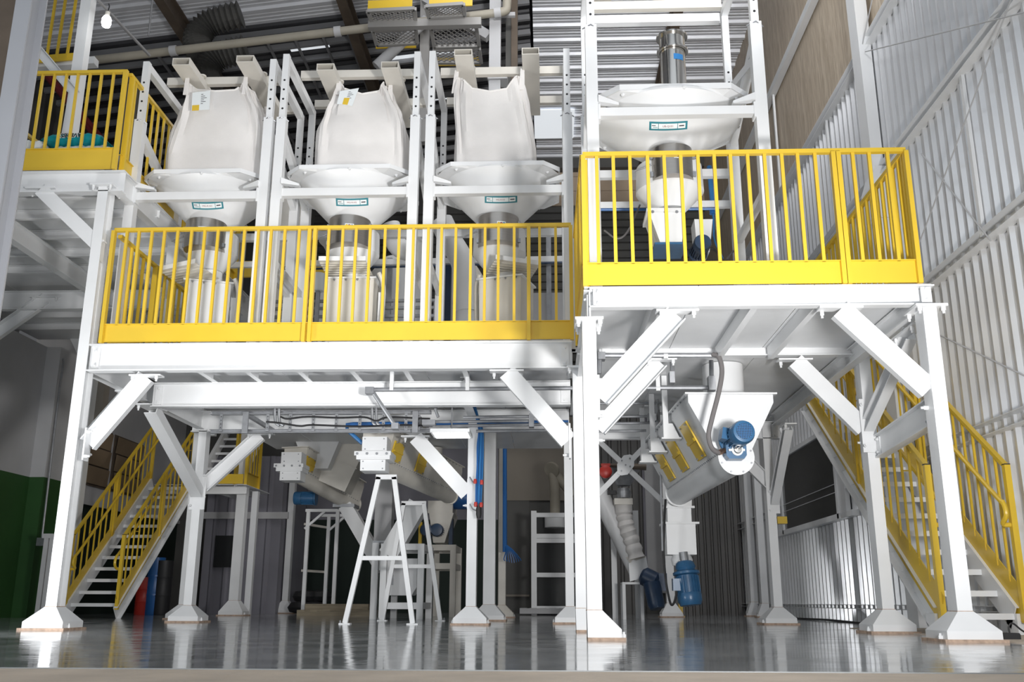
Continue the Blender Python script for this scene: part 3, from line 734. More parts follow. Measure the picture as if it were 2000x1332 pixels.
def hopper(label, x, Yc, rim, cone, collar, vessel, rimw, sign=None, sign_txt=None, zcol=None, scale=1.0):
    """rim: (z, half width, half depth, lip); cone: (z top, r top, z bottom, r bottom); collar: (z top, z bottom, r, dy); vessel: [(r, z)]"""
    t = thing('hopper', label, 'hopper', (x, Yc, vessel[-1][1])); W_ = M['white']
    z, hw, hd, lip = rim; c = .16*scale
    def oct_(k, zz): return [V((x+a*(1 if abs(a) < hw else 1), Yc+b, zz)) for a, b in ((-hw+c-k, -hd-k), (hw-c+k, -hd-k), (hw+k, -hd+c-k), (hw+k, hd-c+k), (hw-c+k, hd+k), (-hw+c-k, hd+k), (-hw-k, hd-c+k), (-hw-k, -hd+c-k))]
    mb = MB(); mb.loft([oct_(0, z-lip), oct_(0, z), oct_(-.012, z), oct_(-.012, z-lip+.004)], cap=False)
    o1, o2 = oct_(0, z-lip), oct_(-.012, z-lip+.004); mb.loft([o1, o2], cap=False)
    mb.build('rim', W_, t)
    m = 32; r0 = cone[1]
    ring = [V((x+r0*math.cos(2*math.pi*(k+.5)/m), Yc+r0*math.sin(2*math.pi*(k+.5)/m), cone[0])) for k in range(m)]
    sq = []
    for k in range(m):
        a = 2*math.pi*(k+.5)/m; ca, sa = math.cos(a), math.sin(a); s = max(min((hw-.01)/max(1e-6, abs(ca)), (hd-.01)/max(1e-6, abs(sa)), (hw+hd-c-.02)/(abs(ca)+abs(sa))), r0*.99)
        sq.append(V((x+ca*s, Yc+sa*s, z-lip+.003)))
    MB().loft([sq, ring], cap=False).build('transition', W_, t, smooth=False)
    bm = MB()
    for k in range(0, m, 4):
        p = (sq[k]+ring[k])/2; bm.bolt(p-V((0, 0, .002)), (0, 0, -1), .016, .02)
    bm.build('flange_bolt', W_, t, kind='stuff')
    MB().lathe((x, Yc, 0), [(r0, cone[0]), (cone[3], cone[2])], 48, cap=False).build('cone', W_, t, smooth=True)
    zt, zb_, rc, dy = collar
    MB().lathe((x, Yc+dy, 0), [(rc, zb_), (rc, zt)], 40).build('collar', M['brushed'], t, smooth=True)
    lt = MB()
    for sx in (-1, 1):
        for zz in (zt-.06, zb_+.05):
            lt.span((x+sx*rc-.012, Yc+dy-.05, zz-.02), (x+sx*rc+.018, Yc+dy-.02, zz+.02))
    for sx in (-1,):
        MB().tube([(x+sx*(rc+.005), Yc+dy-.05, (zt+zb_)/2), (x+sx*(rc+.06), Yc+dy-.03, (zt+zb_)/2-.015), (x+sx*(rc+.14), Yc+dy, (zt+zb_)/2-.03)], .008, 6).build('toggle_latch', M['galv'], t)
    lt.build('hinge', M['galv'], t, kind='stuff')
    # small safety sticker on the collar: white with three round marks
    a0 = -math.pi/2; zz = zt-(zt-zb_)*.42; st = MB(); R_ = rc+.002
    def cyl(a, dz, rr=0.0): return V((x+(R_+rr)*math.cos(a), Yc+dy+(R_+rr)*math.sin(a), zz+dz))
    sa, sb = a0-.02, a0+.40
    st.add([cyl(sa+(sb-sa)*i/6, dz) for dz in (-.022, .022) for i in range(7)], [(i, i+1, 8+i, 7+i) for i in range(6)])
    sk = st.build('safety_sticker', M['paper'], t)
    for i, mm in enumerate(('yellow', 'redink', 'lightblue')):
        ac = sa+(sb-sa)*(.2+.3*i); p = cyl(ac, 0, .002)
        MB().lathe(p, [(.013, 0), (.013, .001)], 14, (math.cos(ac), math.sin(ac), 0)).build('symbol', M[mm], sk)
    MB().lathe((x, Yc+.03, 0), vessel[::-1], 36).build('vessel', W_, t, smooth=True)
    if sign:
        slope = (cone[1]-cone[3])/(cone[0]-cone[2])
        def fn(p): return math.hypot(p.x-x, p.y-Yc)-(cone[3]+(p.z-cone[2])*slope)
        def on(px, py, off):
            p = hit(px, py, fn, 3.0, 14.0, 900); rr = V((p.x-x, p.y-Yc, 0)).normalized(); nrm = (rr-V((0, 0, 1))*slope).normalized()
            return p+nrm*off, nrm
        (ax, ay), (bx, by), (cx_, cy_), (dx_, dy_), arch = sign     # tl tr br bl
        def q(u, v, off):
            px = (ax*(1-u)+bx*u)*(1-v)+(dx_*(1-u)+cx_*u)*v; py = (ay*(1-u)+by*u)*(1-v)+(dy_*(1-u)+cy_*u)*v+arch*4*u*(1-u)
            return on(px, py, off)
        def patch(u0, u1, v0, v1, off, n=8):
            mb = MB(); mb.add([q(u0+(u1-u0)*i/n, v, off)[0] for v in (v0, v1) for i in range(n+1)], [(i, i+1, n+2+i, n+1+i) for i in range(n)]); return mb
        sp = patch(0, 1, 0, 1, .003, 12).build('sign_plate', M['teal'], t)
        for u0, u1 in ((.055, .235), (.25, .735), (.75, .945)): patch(u0, u1, .2, .8, .005).build('sign_field', M['paper'], sp)
        def word(u, v, s, size, mm):
            p, nrm = q(u, v, .0065)
            px_ = (q(min(1, u+.05), v, .0065)[0]-q(max(0, u-.05), v, .0065)[0]).normalized(); up = nrm.cross(px_).normalized(); px_ = up.cross(nrm)
            lettering(s, size, p, Matrix((px_, up, nrm)).transposed(), M[mm], sp, extrude=.0004)
        hgt = (q(.5, 0, .003)[0]-q(.5, 1, .003)[0]).length
        word(.49, .5, sign_txt, hgt*.30, 'redink')
        for u0, u1, v0, v1, mm in ((.07, .17, .38, .46, 'ink'), (.10, .22, .60, .65, 'teal'), (.78, .91, .42, .56, 'ink')):
            patch(u0, u1, v0, v1, .0065, 4).build('print_line', M[mm], sp)
    return t

YF2, YR2, YC2 = 8.42, 9.55, 8.98
zd = ZL1+.014
zj2 = at(805, 224, Y=YF2).z
specs = [
 dict(n='left', pl=(252, 400), pr=(508, 440), by=(374, 389), bx=380, tubes=[(336, 370, 113, 127), (461, 495, 108, 121)], zt=at(297, 118, Y=YF2).z,
      rows=[(338, 312, 509), (300, 316, 509), (250, 327, 510), (210, 339, 503), (175, 351, 488), (150, 353, 478)], top=dict(corner=152, sag=176),
      rim=(345, 395), cone=(362, 434, 409), collar=(433, 486, 371, 447), lab=((374, 393), (435, 392), (437, 407), (377, 408), 2), txt='MG-R103',
      vx=(336, 477), plate=((311, 529), (381, 514), (428, 545), (352, 556)), chute=(345, 437, 549)),
 dict(n='middle', pl=(534, 440), pr=(804, 440), by=(366, 381), bx=670, tubes=[(618, 652, 124, 137), (744, 778, 120, 133)], zt=at(810, 99, Y=YF2).z,
      rows=[(333, 609, 789), (290, 611, 790), (240, 614, 788), (210, 624, 780), (180, 642, 766), (150, 657, 750)], top=dict(corner=153, sag=176),
      rim=(336, 690), cone=(354, 428, 687), collar=(428, 481, 647, 727), lab=((656, 387), (719, 386), (719.5, 401), (657, 402), 1.2), txt='MG-R102',
      vx=(632, 752), plate=((622, 509), (714, 509), (729, 540), (640, 541)), chute=(638, 729, 543)),
 dict(n='right', pl=(835, 440), pr=(1111, 440), by=(362, 377), bx=975, tubes=[(887, 922, 96, 108), (1019, 1053, 93, 106)], zt=at(1095, 93, Y=YF2).z,
      rows=[(328, 885, 1049), (290, 885, 1049), (240, 884, 1042), (200, 884, 1034), (170, 885, 1026), (140, 888, 1018)], top=dict(corner=140, sag=167),
      rim=(330, 975), cone=(348, 423, 974), collar=(423, 477, 935, 1014), lab=((947, 381.5), (1010, 381), (1010, 395), (947, 396), 1.5), txt='MG-R101',
      vx=(925, 1040), plate=((968, 506), (1054, 518), (1035, 546), (946, 538)), chute=(940, 1035, 541)),
]
for s in specs:
    n = s['n']
    t, xL, xR, zb1 = station('white telescopic bag frame, %s one of the three on the lower platform' % n, YF2, YR2, s['pl'], s['pr'], zd, zj2, s['zt'], s['by'], s['bx'])
    tb = spreader('cream lifting frame with two fork pockets above the %s bulk bag' % n, YF2, YR2, s['tubes'], xL, xR, s['zt']+.04)
    desc = {'left': 'white bulk bag with a squarish label and yellow mark on its upper left', 'middle': 'rounded white bulk bag with crooked label near its neck', 'right': 'plain beige white bulk bag without any label, straight left side'}[n]
    t, rings = bag(desc, YC2, .40, s['rows'], s['top'], seed={'left': 1, 'middle': 2, 'right': 4}[n])
    loops_up(t, rings, tb, YC2, .4)
    if n != 'right':
        pts = {'left': ((376, 181), (411, 177), (409, 214), (374, 216)), 'middle': ((664, 178), (701, 172), (688, 207), (658, 203))}[n]
        Yl_ = YC2-.40-.032
        P4 = [at(*p, Y=Yl_) for p in pts]
        dc = MB().plate(P4, .003).build('document_pouch', M['paper'], t)
        def inp(u, v, o=-.003): return (P4[0]*(1-u)+P4[1]*u)*(1-v)+(P4[3]*(1-u)+P4[2]*u)*v+V((0, o, 0))
        MB().plate([inp(.03, .72), inp(.42, .72), inp(.42, 1.02), inp(.03, 1.02)] if n == 'left' else [inp(.35, .55), inp(.68, .55), inp(.68, .98), inp(.35, .98)], .002).build('hazard_mark', M['yellow'], dc)
        for j in range(6): MB().plate([inp(.5, .15+j*.1), inp(.62+.05*(j*7 % 5), .15+j*.1), inp(.62+.05*(j*7 % 5), .175+j*.1), inp(.5, .175+j*.1)], .001).build('print_line', M['ink'], dc)
    px = s['rim'][1]; xm = (xL+xR)/2
    zr = at(px, s['rim'][0]-12, Y=YF2+.06).z
    zc0 = at(px, s['cone'][0], Y=YC2-.45).z; zc1 = at(px, s['collar'][0], Y=YC2-.24).z; zc2 = at(px, s['collar'][1], Y=YC2-.24).z
    xc = at((s['collar'][2]+s['collar'][3])/2, s['collar'][0], Y=YC2-.1).x
    rc = (at(s['collar'][3], s['collar'][1], Y=YC2-.1).x-at(s['collar'][2], s['collar'][1], Y=YC2-.1).x)/2
    lo = at(px, 530, Y=YC2).z; mid = at(px, 497, Y=YC2).z
    hopper('white conical hopper under the %s bulk bag, teal edged sign on its cone' % n, xc, YC2, (zr, (xR-xL)/2-.06, .54, .045), (zr-.06, .57, zc1, rc*.98),
           (zc1, zc2, rc, -.165), [(rc*.85, zc1+.02), (.262, zc1-.06), (.268, mid), (.13, lo)], None, s['lab'], s['txt'])
    # inlet tray and chute below the vessel
    c = thing('feed_chute', {'left': 'white chute box turned left below the left hopper, tray on top', 'middle': 'square white chute box below the middle hopper, tray on top', 'right': 'square beige white chute box turned right below the right hopper, tray on top'}[n], 'chute', (xc, YC2, zd))
    zp = at(px, s['plate'][0][1], Y=YC2-.42).z
    A, B = at(*s['plate'][0], Z=zp), at(*s['plate'][1], Z=zp); D_, E_ = at(*s['plate'][3], Z=zp), at(*s['plate'][2], Z=zp)
    MB().prism([A, B, E_, D_], (0, 0, .008)).build('tray', M['cream'], c)
    MB().plate([A, B, B+V((0, 0, .045)), A+V((0, 0, .045))], .006).build('tray_lip', M['white'], c)
    rb = MB()
    for k in range(1, 7): rb.bar(A+(D_-A)*k/7-V((0, 0, .003)), B+(E_-B)*k/7-V((0, 0, .003)), .012, .006)
    rb.build('tray_rib', M['cream'], c, kind='stuff')
    Yq = YC2-.16
    xa_, xb_ = at(s['chute'][0], 585, Y=Yq).x, at(s['chute'][1], 585, Y=Yq).x; zt_ = at(px, s['chute'][2], Y=Yq).z
    rot = Matrix.Rotation({'left': .33, 'middle': 0, 'right': -.30}[n], 3, 'Z'); hwid = (xb_-xa_)/2*(.92 if n != 'middle' else 1); cc = V(((xa_+xb_)/2, Yq+.2, 0))
    def rg(zz, k, kk): return [cc+rot @ V((a*hwid*k, b*.2*kk, 0))+V((0, 0, zz)) for a, b in ((-1, -1), (1, -1), (1, 1), (-1, 1))]
    MB().loft([rg(zd+.02, .62, .7), rg(zd+.2, .97, .95), rg(zt_, 1, 1)]).build('chute_body', M['cream' if n != 'left' else 'white'], c)
    MB().loft([rg(zt_-.008, 1.1, 1.1), rg(zt_+.008, 1.1, 1.1)]).build('chute_flange', M['white'], c)
    MB().lathe((cc.x, cc.y+.02, zt_), [(.115, 0), (.115, max(.05, lo-zt_+.05))], 24).build('spout', M['white'], c, smooth=True)
    bm = MB()
    for k in (-.7, -.2, .3, .8): bm.bolt(cc+rot @ V((hwid*k, -.215, 0))+V((0, 0, zt_-.01)), (0, 0, -1), .01, .02)
    bm.build('flange_bolt', M['galv'], c, kind='stuff')
    sd = -1 if n == 'right' else 1
    rp = curve_pts([cc+rot @ V((sd*hwid*1.12, -.12, 0))+V((0, 0, zt_+.08)), cc+rot @ V((sd*hwid*1.3, -.10, 0))+V((0, 0, zt_-.02)), cc+rot @ V((sd*hwid*1.34, -.08, 0))+V((0, 0, zt_-.2)), cc+rot @ V((sd*hwid*1.2, -.1, 0))+V((0, 0, zd+.12))])
    MB().tube(rp, .022, 8).build('clamp_ring', M['cream'], c, smooth=True)
    MB().bar(cc+rot @ V((sd*hwid*1.22, -.02, 0))+V((0, 0, zd)), cc+rot @ V((sd*hwid*1.22, -.02, 0))+V((0, 0, zt_-.1)), .06).build('chute_leg', M['white'], c)

# ---- the taller station on the right platform
YF1, YR1, YC1 = 6.76, 7.92, 7.32
zdr = zrr+.002
t, xL4, xR4, zb4 = station('taller white telescopic bag frame on the right platform, cut by the top edge', YF1, YR1, (1157, 200), (1485, 170), zdr, at(1465, 41, Y=YF1).z, 5.62, (208, 224), 1310)
tb4 = spreader('cream lifting frame at the very top, over the stainless pipe', YF1, YR1, [(1172, 1212, -190, -172), (1306, 1350, -190, -172)], xL4, xR4, 5.66)
MB().span((xL4+.05, YR1-.04, at(1260, 48, Y=YR1).z), (xR4-.05, YR1+.03, at(1260, 33, Y=YR1).z)).build('upper_rear_rail', M['white'], t)
MB().bar((xR4, YF1+.1, at(1462, 120, Y=YF1+.1).z), (xR4, YR1-.1, at(1400, 170, Y=YR1).z-.1), .07).build('side_brace', M['white'], t)
xc4 = at(1309, 300, Y=YC1-.1).x
zr4 = at(1310, 172, Y=YF1+.08).z
zcol1, zcol2 = at(1309, 289, Y=YC1-.24).z, at(1309, 348, Y=YC1-.24).z
rc4 = (at(1349, 340, Y=YC1-.1).x-at(1269, 340, Y=YC1-.1).x)/2
hopper('large white conical hopper on the right platform, stainless pipe rising from it', xc4, YC1, (zr4, (xR4-xL4)/2-.06, .55, .05), (zr4-.07, .61, zcol1, rc4*.98), (zcol1, zcol2, rc4, -.165),
       [(rc4*.85, zcol1+.02), (.27, zcol1-.06), (.28, at(1309, 375, Y=YC1).z), (.13, at(1309, 410, Y=YC1).z)], None, ((1268.5, 237), (1343, 235.5), (1342, 252), (1268, 254), 1.5), 'UB-Q101')
t = thing('valve_feeder', 'white tapered box feeding the blue rotary valve on the right platform', 'feeder', (xc4, YC1, zdr))
def sq4(pxl, pxr, py, Yq=YC1-.15, d=.30):
    a, b = at(pxl, py, Y=Yq), at(pxr, py, Y=Yq); return [a, b, b+V((0, d, 0)), a+V((0, d, 0))]
MB().loft([sq4(1291, 1332, 478), sq4(1267, 1336, 412)]).build('taper_box', M['white'], t)
MB().loft([sq4(1263, 1339, 413, YC1-.17, .34), sq4(1263, 1339, 406, YC1-.17, .34)]).build('flange', M['white'], t)
bm = MB()
for p in (1275, 1300, 1322): bm.bolt(at(p, 414, Y=YC1-.17), (0, -1, 0), .012, .016)
bm.build('flange_bolt', M['galv'], t, kind='stuff')
a, b = at(1283, 506, Y=YC1-.1), at(1334, 480, Y=YC1-.1)
t = thing('rotary_valve', 'dark blue rotary valve below the white tapered box', 'valve', ((a.x+b.x)/2, YC1, zdr))
MB().lathe(((a.x+b.x)/2, YC1-.16, zdr+.13), [(.105, 0), (.105, .3)], 24, (0, 1, 0)).build('valve_body', M['bluedark'], t, smooth=True)
MB().span((a.x-.02, YC1-.17, b.z-.012), (b.x+.02, YC1+.17, b.z+.006)).build('top_flange', M['blue'], t)
MB().span((a.x-.02, YC1-.17, zdr), (b.x+.02, YC1+.17, zdr+.02)).build('base_flange', M['blue'], t)
bm = MB()
for i in range(8):
    an = i*math.pi/4; bm.bolt(((a.x+b.x)/2+.09*math.cos(an), YC1-.16, zdr+.13+.09*math.sin(an)), (0, -1, 0), .01, .02)
bm.build('cover_bolt', M['bluedark'], t, kind='stuff')

def motor(label, p, axis, r, L, cap=.35, box=None, material='blue', name='electric_motor', fan_front=False):
    """finned electric motor: p the drive end, axis towards the fan cowl"""
    ax = V(axis).normalized(); p = V(p); t = thing(name, label, 'motor', p)
    e = V((0, 0, 1)) if abs(ax.z) < .9 else V((1, 0, 0)); s = ax.cross(e).normalized(); u = s.cross(ax).normalized(); m = M[material]
    MB().lathe(p, [(r*.9, 0), (r*1.12, 0), (r*1.12, L*.06), (r*.8, L*.1)], 24, ax).build('drive_flange', m, t, smooth=True)
    MB().lathe(p, [(r*.82, L*.08), (r*.82, L*(1-cap))], 24, ax).build('stator', m, t, smooth=True)
    fb = MB()
    for k in range(20):
        a = 2*math.pi*k/20; dr = s*math.cos(a)+u*math.sin(a)
        fb.bar(p+ax*L*.12+dr*r*.88, p+ax*L*(1-cap)+dr*r*.88, .008, r*.22, up=dr)
    fb.build('cooling_fins', m, t, kind='stuff')
    MB().lathe(p, [(r*.98, L*(1-cap)), (r*1.02, L*(1-cap*.3)), (r*.9, L*.985), (r*.55, L), (0.001, L)], 24, ax, cap=False).build('fan_cowl', m, t, smooth=True)
    if fan_front:
        g = MB(); c = p+ax*(L+.004)
        for k in range(-4, 5):
            hh = math.sqrt(max(0, (r*.66)**2-(k*r*.14)**2)); g.bar(c+s*k*r*.14-u*hh, c+s*k*r*.14+u*hh, .004); g.bar(c+u*k*r*.14-s*hh, c+u*k*r*.14+s*hh, .004)
        g.build('fan_grille', M['lightblue'], t, kind='stuff')
        MB().lathe(c-ax*.003, [(r*.66, 0), (r*.66, .002)], 24, ax).build('fan_opening', M['rubber'], t)
    if box:
        d = (s*box[0]+u*box[1]).normalized(); o = d.cross(ax).normalized(); c = p+ax*L*.4+d*r*1.1
        R = Matrix((ax, o, d)).transposed(); MB().box(c, (L*.30, r*1.0, r*.55), R).build('terminal_box', m, t)
    return t
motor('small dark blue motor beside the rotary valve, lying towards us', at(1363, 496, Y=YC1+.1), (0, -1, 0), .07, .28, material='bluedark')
motor('upright grey finned motor behind the white post on the right platform', V((at(1393, 480, Y=7.9).x, 7.9, zdr+.02)), (0, 0, 1), .085, .33, material='galv')
t = thing('filter_box', 'white box with slanted top next to the grey motor', 'box', (at(1375, 440, Y=7.8).x, 7.8, zdr))
MB().loft([sq4(1362, 1386, 492, 7.75, .2), sq4(1356, 1392, 428, 7.75, .2)]).build('box_body', M['white'], t)
t = thing('stainless_pipe', 'polished stainless pipe with flanges on top of the tall hopper', 'pipe', (at(1314, 120, Y=7.45).x, 7.45, zr4))
xp = at(1314, 120, Y=7.45).x; zp0, zp1 = zr4-.05, at(1312, 76, Y=7.45).z; zp2 = at(1312, 104, Y=7.45).z
MB().lathe((xp, 7.45, 0), [(.108, zp0), (.108, zp2)], 40).build('pipe_body', M['steel'], t, smooth=True)
MB().lathe((xp, 7.45, 0), [(.112, zp2), (.112, zp1)], 40).build('upper_sleeve', M['steel'], t, smooth=True)
for z in (zp2, zp1): MB().lathe((xp, 7.45, 0), [(.110, z), (.136, z), (.136, z+.014), (.110, z+.014)], 40).build('flange', M['steel'], t, smooth=True)
st = MB(); zz = at(1328, 109, Y=7.34).z
pts = []
for dz in (-.027, .027):
    for i in range(9):
        a = -math.pi/2-.06+i*.105; pts.append(V((xp+.1095*math.cos(a), 7.45+.1095*math.sin(a), zz+dz-.004*i*0)))
st.add(pts, [(i, i+1, 10+i, 9+i) for i in range(8)]).build('blue_tape', M['lightblue'], t)
# pouch paper and cables on the platform
t = thing('air_line', 'light blue air pipe dropping behind the tall hopper', 'pipe', at(1387, 330, Y=8.1))
MB().tube([at(1385, 325, Y=8.035), at(1392, 400, Y=8.035)], .022, 10).build('pipe', M['lightblue'], t, smooth=True)
MB().tube(curve_pts([at(1392, 400, Y=8.035), at(1394, 440, Y=8.035), at(1396, 470, Y=8.05), at(1412, 505, Y=8.0)]), .008, 6).build('hose', M['lightblue'], t, smooth=True)
MB().lathe(at(1392, 412, Y=8.035), [(.03, -.03), (.03, .03)], 12).build('fitting', M['bluepipe'], t)
t = thing('cross_rail', 'white rail with a blue pipe under it behind the tall hopper', 'rail', at(1290, 400, Y=8.2))
MB().bar(V((xL4, 8.0, at(1290, 401, Y=8.0).z)), V((xR4, 8.0, at(1290, 401, Y=8.0).z)), .05, .06).build('rail', M['white'], t)
MB().tube([at(1150, 410, Y=7.99), at(1402, 408, Y=7.99)], .012, 8).build('blue_pipe', M['bluepipe'], t)
for nm, pts in (('grey cable hanging loose left of the tall hopper\'s valve', [(1180, 450), (1205, 466), (1226, 452), (1250, 400)]), ('black motor cable curling onto the right platform', [(1378, 488), (1392, 486), (1404, 496), (1410, 506)]), ('grey flexible hose looping beside the white right post', [(1420, 506), (1438, 486), (1452, 494), (1460, 506)])):
    tag(MB().tube(curve_pts([at(*p, Y=7.9) for p in pts]), .009, 6).build('cable', M['hose' if 'grey' in nm else 'rubber'], smooth=True), nm, 'cable')
# ------------------------------------------------------------------ stairs
def stairs(label, xl, xr, y0, z0, n, rise, run, rail=.98, spacing=.13, name='stairs', left=True, right=True, tread_d=.20, loop=True, hand=True, toe=.19):
    s = rise/run; y1 = y0+(n-1)*run; z1 = z0+(n-1)*rise
    t = thing(name, label, 'stairs', ((xl+xr)/2, y0, max(0, z0-.16)))
    nos = lambda y: z0+(y-y0)*s
    zb = z0-.155
    for x, sg in ((xl, -1), (xr, 1)):
        ys = y0-.10+max(0, (.10-(nos(y0-.10)-.07-zb))/s) if zb < .02 else y0-.1
        MB().chan((x, ys, nos(ys)-.05), (x, y1+.15, nos(y1+.15)-.05), .06, .20, .008, flip=sg).build('stringer', M['white'], t)
        if zb < .02: MB().span((x-.03, ys-.06, 0), (x+.03, ys+.12, .16)).build('stringer_foot', M['white'], t)
    for i in range(n):
        y, z = y0+i*run, z0+i*rise
        MB().prism([(xl+.01, y, z), (xl+.01, y+tread_d, z), (xl+.01, y+tread_d, z-.012), (xl+.01, y+.008, z-.012), (xl+.01, y+.008, z-.045), (xl+.01, y, z-.045)], (xr-xl-.02, 0, 0)).build('tread', M['white'], t)
    for x, sg, on in ((xl, -1, left), (xr, 1, right)):
        if not on: continue
        yb = y0-.12; ye = y1+.1
        MB().bar((x, yb, nos(yb)+.12), (x, ye, nos(ye)+.12), .008, toe).build('toe_board', M['yellow'], t)
        MB().bar((x, yb, nos(yb)+rail), (x, ye, nos(ye)+rail), .04, .032).build('top_rail', M['yellow'], t)
        m = int((ye-yb)/spacing)
        for i in range(1, m):
            y = yb+(ye-yb)*i/m
            MB().bar((x, y, nos(y)+.2), (x, y, nos(y)+rail-.01), .018).build('baluster', M['yellow'], t)
        for y in (yb, (yb+ye)/2, ye):
            p = MB().span((x-.022, y-.025, nos(y)+.02), (x+.022, y+.025, nos(y)+rail+.01)).build('post', M['yellow'], t)
            if y == yb: MB().span((x-.022, y-.027, nos(y)+rail+.01), (x+.022, y+.025, nos(y)+rail+.018)).build('post_cap', M['rubber'], p)
        if hand:
            xi = x-sg*.07; zr = rail-.28
            pts = [V((xi, yb+.02, nos(yb)+zr-.16)), V((xi, yb-.05, nos(yb)+zr-.10)), V((xi, yb-.02, nos(yb)+zr)), V((xi, yb+.15, nos(yb+.15)+zr)), V((xi, (yb+ye)/2, nos((yb+ye)/2)+zr)), V((xi, ye, nos(ye)+zr))]
            MB().tube(curve_pts([V((x, yb, nos(yb)+zr-.17))]+pts, 5), .019, 8).build('handrail', M['yellow'], t, smooth=True)
            bm = MB()
            for y in (yb+.5, (yb+ye)/2, ye-.2): bm.tube([(x, y, nos(y)+zr-.05), (xi, y, nos(y)+zr-.05), (xi, y, nos(y)+zr)], .007, 6)
            bm.build('handrail_bracket', M['yellow'], t, kind='stuff')
    return t
stairs('steep yellow railed stairs climbing along the right wall', 2.945, 3.555, 7.67, .16, 14, .171, .236, rail=1.19, toe=.235, spacing=.165)
stairs('shaded yellow railed stairs at the far left climbing to a landing', -6.56, -5.84, 13.3, .20, 12, .166, .196, rail=1.0, spacing=.15)
t = deck('stair_landing', 'landing at the head of the shaded left stairs, yellow edge', -6.56, -5.0, 15.72, 17.1, 2.10, 2, (-6.2, -5.6, -5.2), jh=.1)
beam('white edge beam of the landing behind the braced column', (-6.5, 15.72, 2.0), (-5.0, 15.72, 2.0), .06, .12, 'c', ends=False)
railing('short yellow railing along the right edge of the stair landing', (-5.05, 15.76), (-5.05, 16.5), 2.10, .98, [.2, .4, .6, .8], (.02, .99), toe=.2)
tag(MB().span((-5.8, 15.70, 2.11), (-5.06, 15.715, 2.27)).build('toe_plate', M['yellow']), 'yellow toe plate along the front edge of the stair landing', 'toe plate')
stairs('upper white flight rising beyond the stair landing', -6.35, -5.62, 17.1, 2.28, 11, .17, .19, left=False, right=True, hand=False, name='upper_stairs')

# ------------------------------------------------------------------ right screw conveyor under the right platform
def trough(label, S, E, wt, ht, r, side, hatches, zplate=.0, material='white', hatch_u=(.12, .80), name='screw_conveyor', hatch_w=.34):
    """V-sided screw trough from S (near end of the screw axis) to E; hatches sit on one side face"""
    S, E = V(S), V(E); t = thing(name, label, 'conveyor', S)
    d = (E-S).normalized(); up = V((0, 0, 1)); s = d.cross(up).normalized(); L = (E-S).length; m = M[material]
    MB().tube([S, E], r, 28).build('screw_tube', m, t, smooth=True)
    a0, a1 = S+d*.06, E-d*.02
    sec = lambda p: [p+s*(-wt/2)+up*ht, p+s*(wt/2)+up*ht, p+s*(wt/2)+up*(ht-.07), p+s*(r*.95)+up*(.02), p-s*(r*.95)+up*(.02), p-s*(wt/2)+up*(ht-.07)]
    MB().loft([sec(a0), sec(a1)]).build('trough_body', m, t)
    MB().loft([[p+s*k*(wt/2+.03)+up*(ht+z) for k, z in ((-1, 0), (1, 0), (1, .014), (-1, .014))] for p in (a0-d*.03, a1+d*.03)]).build('top_flange', m, t)
    MB().lathe(S-d*.025, [(r*1.14, 0), (r*1.14, .022)], 32, d).build('end_flange', m, t, smooth=True)
    MB().lathe(E-d*.01, [(r*1.14, 0), (r*1.14, .022)], 32, d).build('far_flange', m, t, smooth=True)
    sg = side; lo = s*(sg*r*.95)+up*.02; hi = s*(sg*wt/2)+up*(ht-.07); nrm = d.cross(hi-lo).normalized()
    if nrm.dot(s*sg) < 0: nrm = -nrm
    for k in hatches:
        c = S+d*(L*k)
        def pt(u, w, o): return c+lo+(hi-lo)*u+d*w+nrm*o
        u0, u1 = hatch_u; w = hatch_w/2
        h = MB().loft([[pt(u0, -w, .003), pt(u0, w, .003), pt(u1, w, .003), pt(u1, -w, .003)], [pt(u0, -w, .018), pt(u0, w, .018), pt(u1, w, .018), pt(u1, -w, .018)]]).build('inspection_hatch', M['yellow'], t)
        um = (u0+u1)/2
        MB().loft([[pt(um-.03, -w*1.05, .02), pt(um-.03, w*1.05, .02), pt(um+.03, w*1.05, .02), pt(um+.03, -w*1.05, .02)], [pt(um-.03, -w*.9, .034), pt(um-.03, w*.9, .034), pt(um+.03, w*.9, .034), pt(um+.03, -w*.9, .034)]]).build('hatch_strap', M['yellow'], h)
        bm = MB()
        for u in (u0+.04, u1-.04):
            for q in (-w*.7, w*.7): bm.bolt(pt(u, q, .018), nrm, .010, .018)
        bm.build('hatch_bolt', M['galv'], h, kind='stuff')
    bm = MB(); nb = int(L/.075)
    for i in range(nb):
        p = S+d*(.1+i*(L-.15)/nb)
        for q in (-1, 1): bm.bolt(p+s*q*r*1.0+up*.035, s*q, .007, .012)
        if i % 2 == 0:
            for q in (-1, 1): bm.bolt(p+s*q*(wt/2+.012)+up*(ht-.002), -up, .008, .014)
    bm.build('seam_bolt', M['galv'], t, kind='stuff')
    for i in range(9):
        a = 2*math.pi*i/9; bm2 = None
    bb = MB(); e2 = s
    for i in range(8):
        a = 2*math.pi*(i+.5)/8; bb.bolt(S-d*.026+(s*math.cos(a)+up*math.sin(a))*r*1.0, -d, .009, .014)
    bb.build('flange_bolt', M['galv'], t, kind='stuff')
    return t
S1 = at(1437, 893, Y=8.2); E1 = V((1.49, 11.05, 1.44))
trough('large white screw conveyor hung under the right platform, three yellow hatches', S1, E1, .745, .56, .136, -1, (.21, .50, .78))
t = thing('inlet_duct', 'round white duct dropping from the right platform into the conveyor', 'duct', at(1412, 740, Y=8.75))
c = at(1412, 740, Y=8.75); MB().lathe((c.x, 8.75, 0), [(.186, 1.985), (.186, 2.37)], 36).build('duct', M['white'], t, smooth=True)
MB().lathe((c.x, 8.75, 0), [(.2, 2.08), (.2, 2.10)], 36).build('band', M['white'], t, smooth=True)
g = at(1436, 880, Y=8.08)
t = thing('gear_unit', 'blue gear unit with a bright shaft end on the conveyor flange', 'gearbox', g)
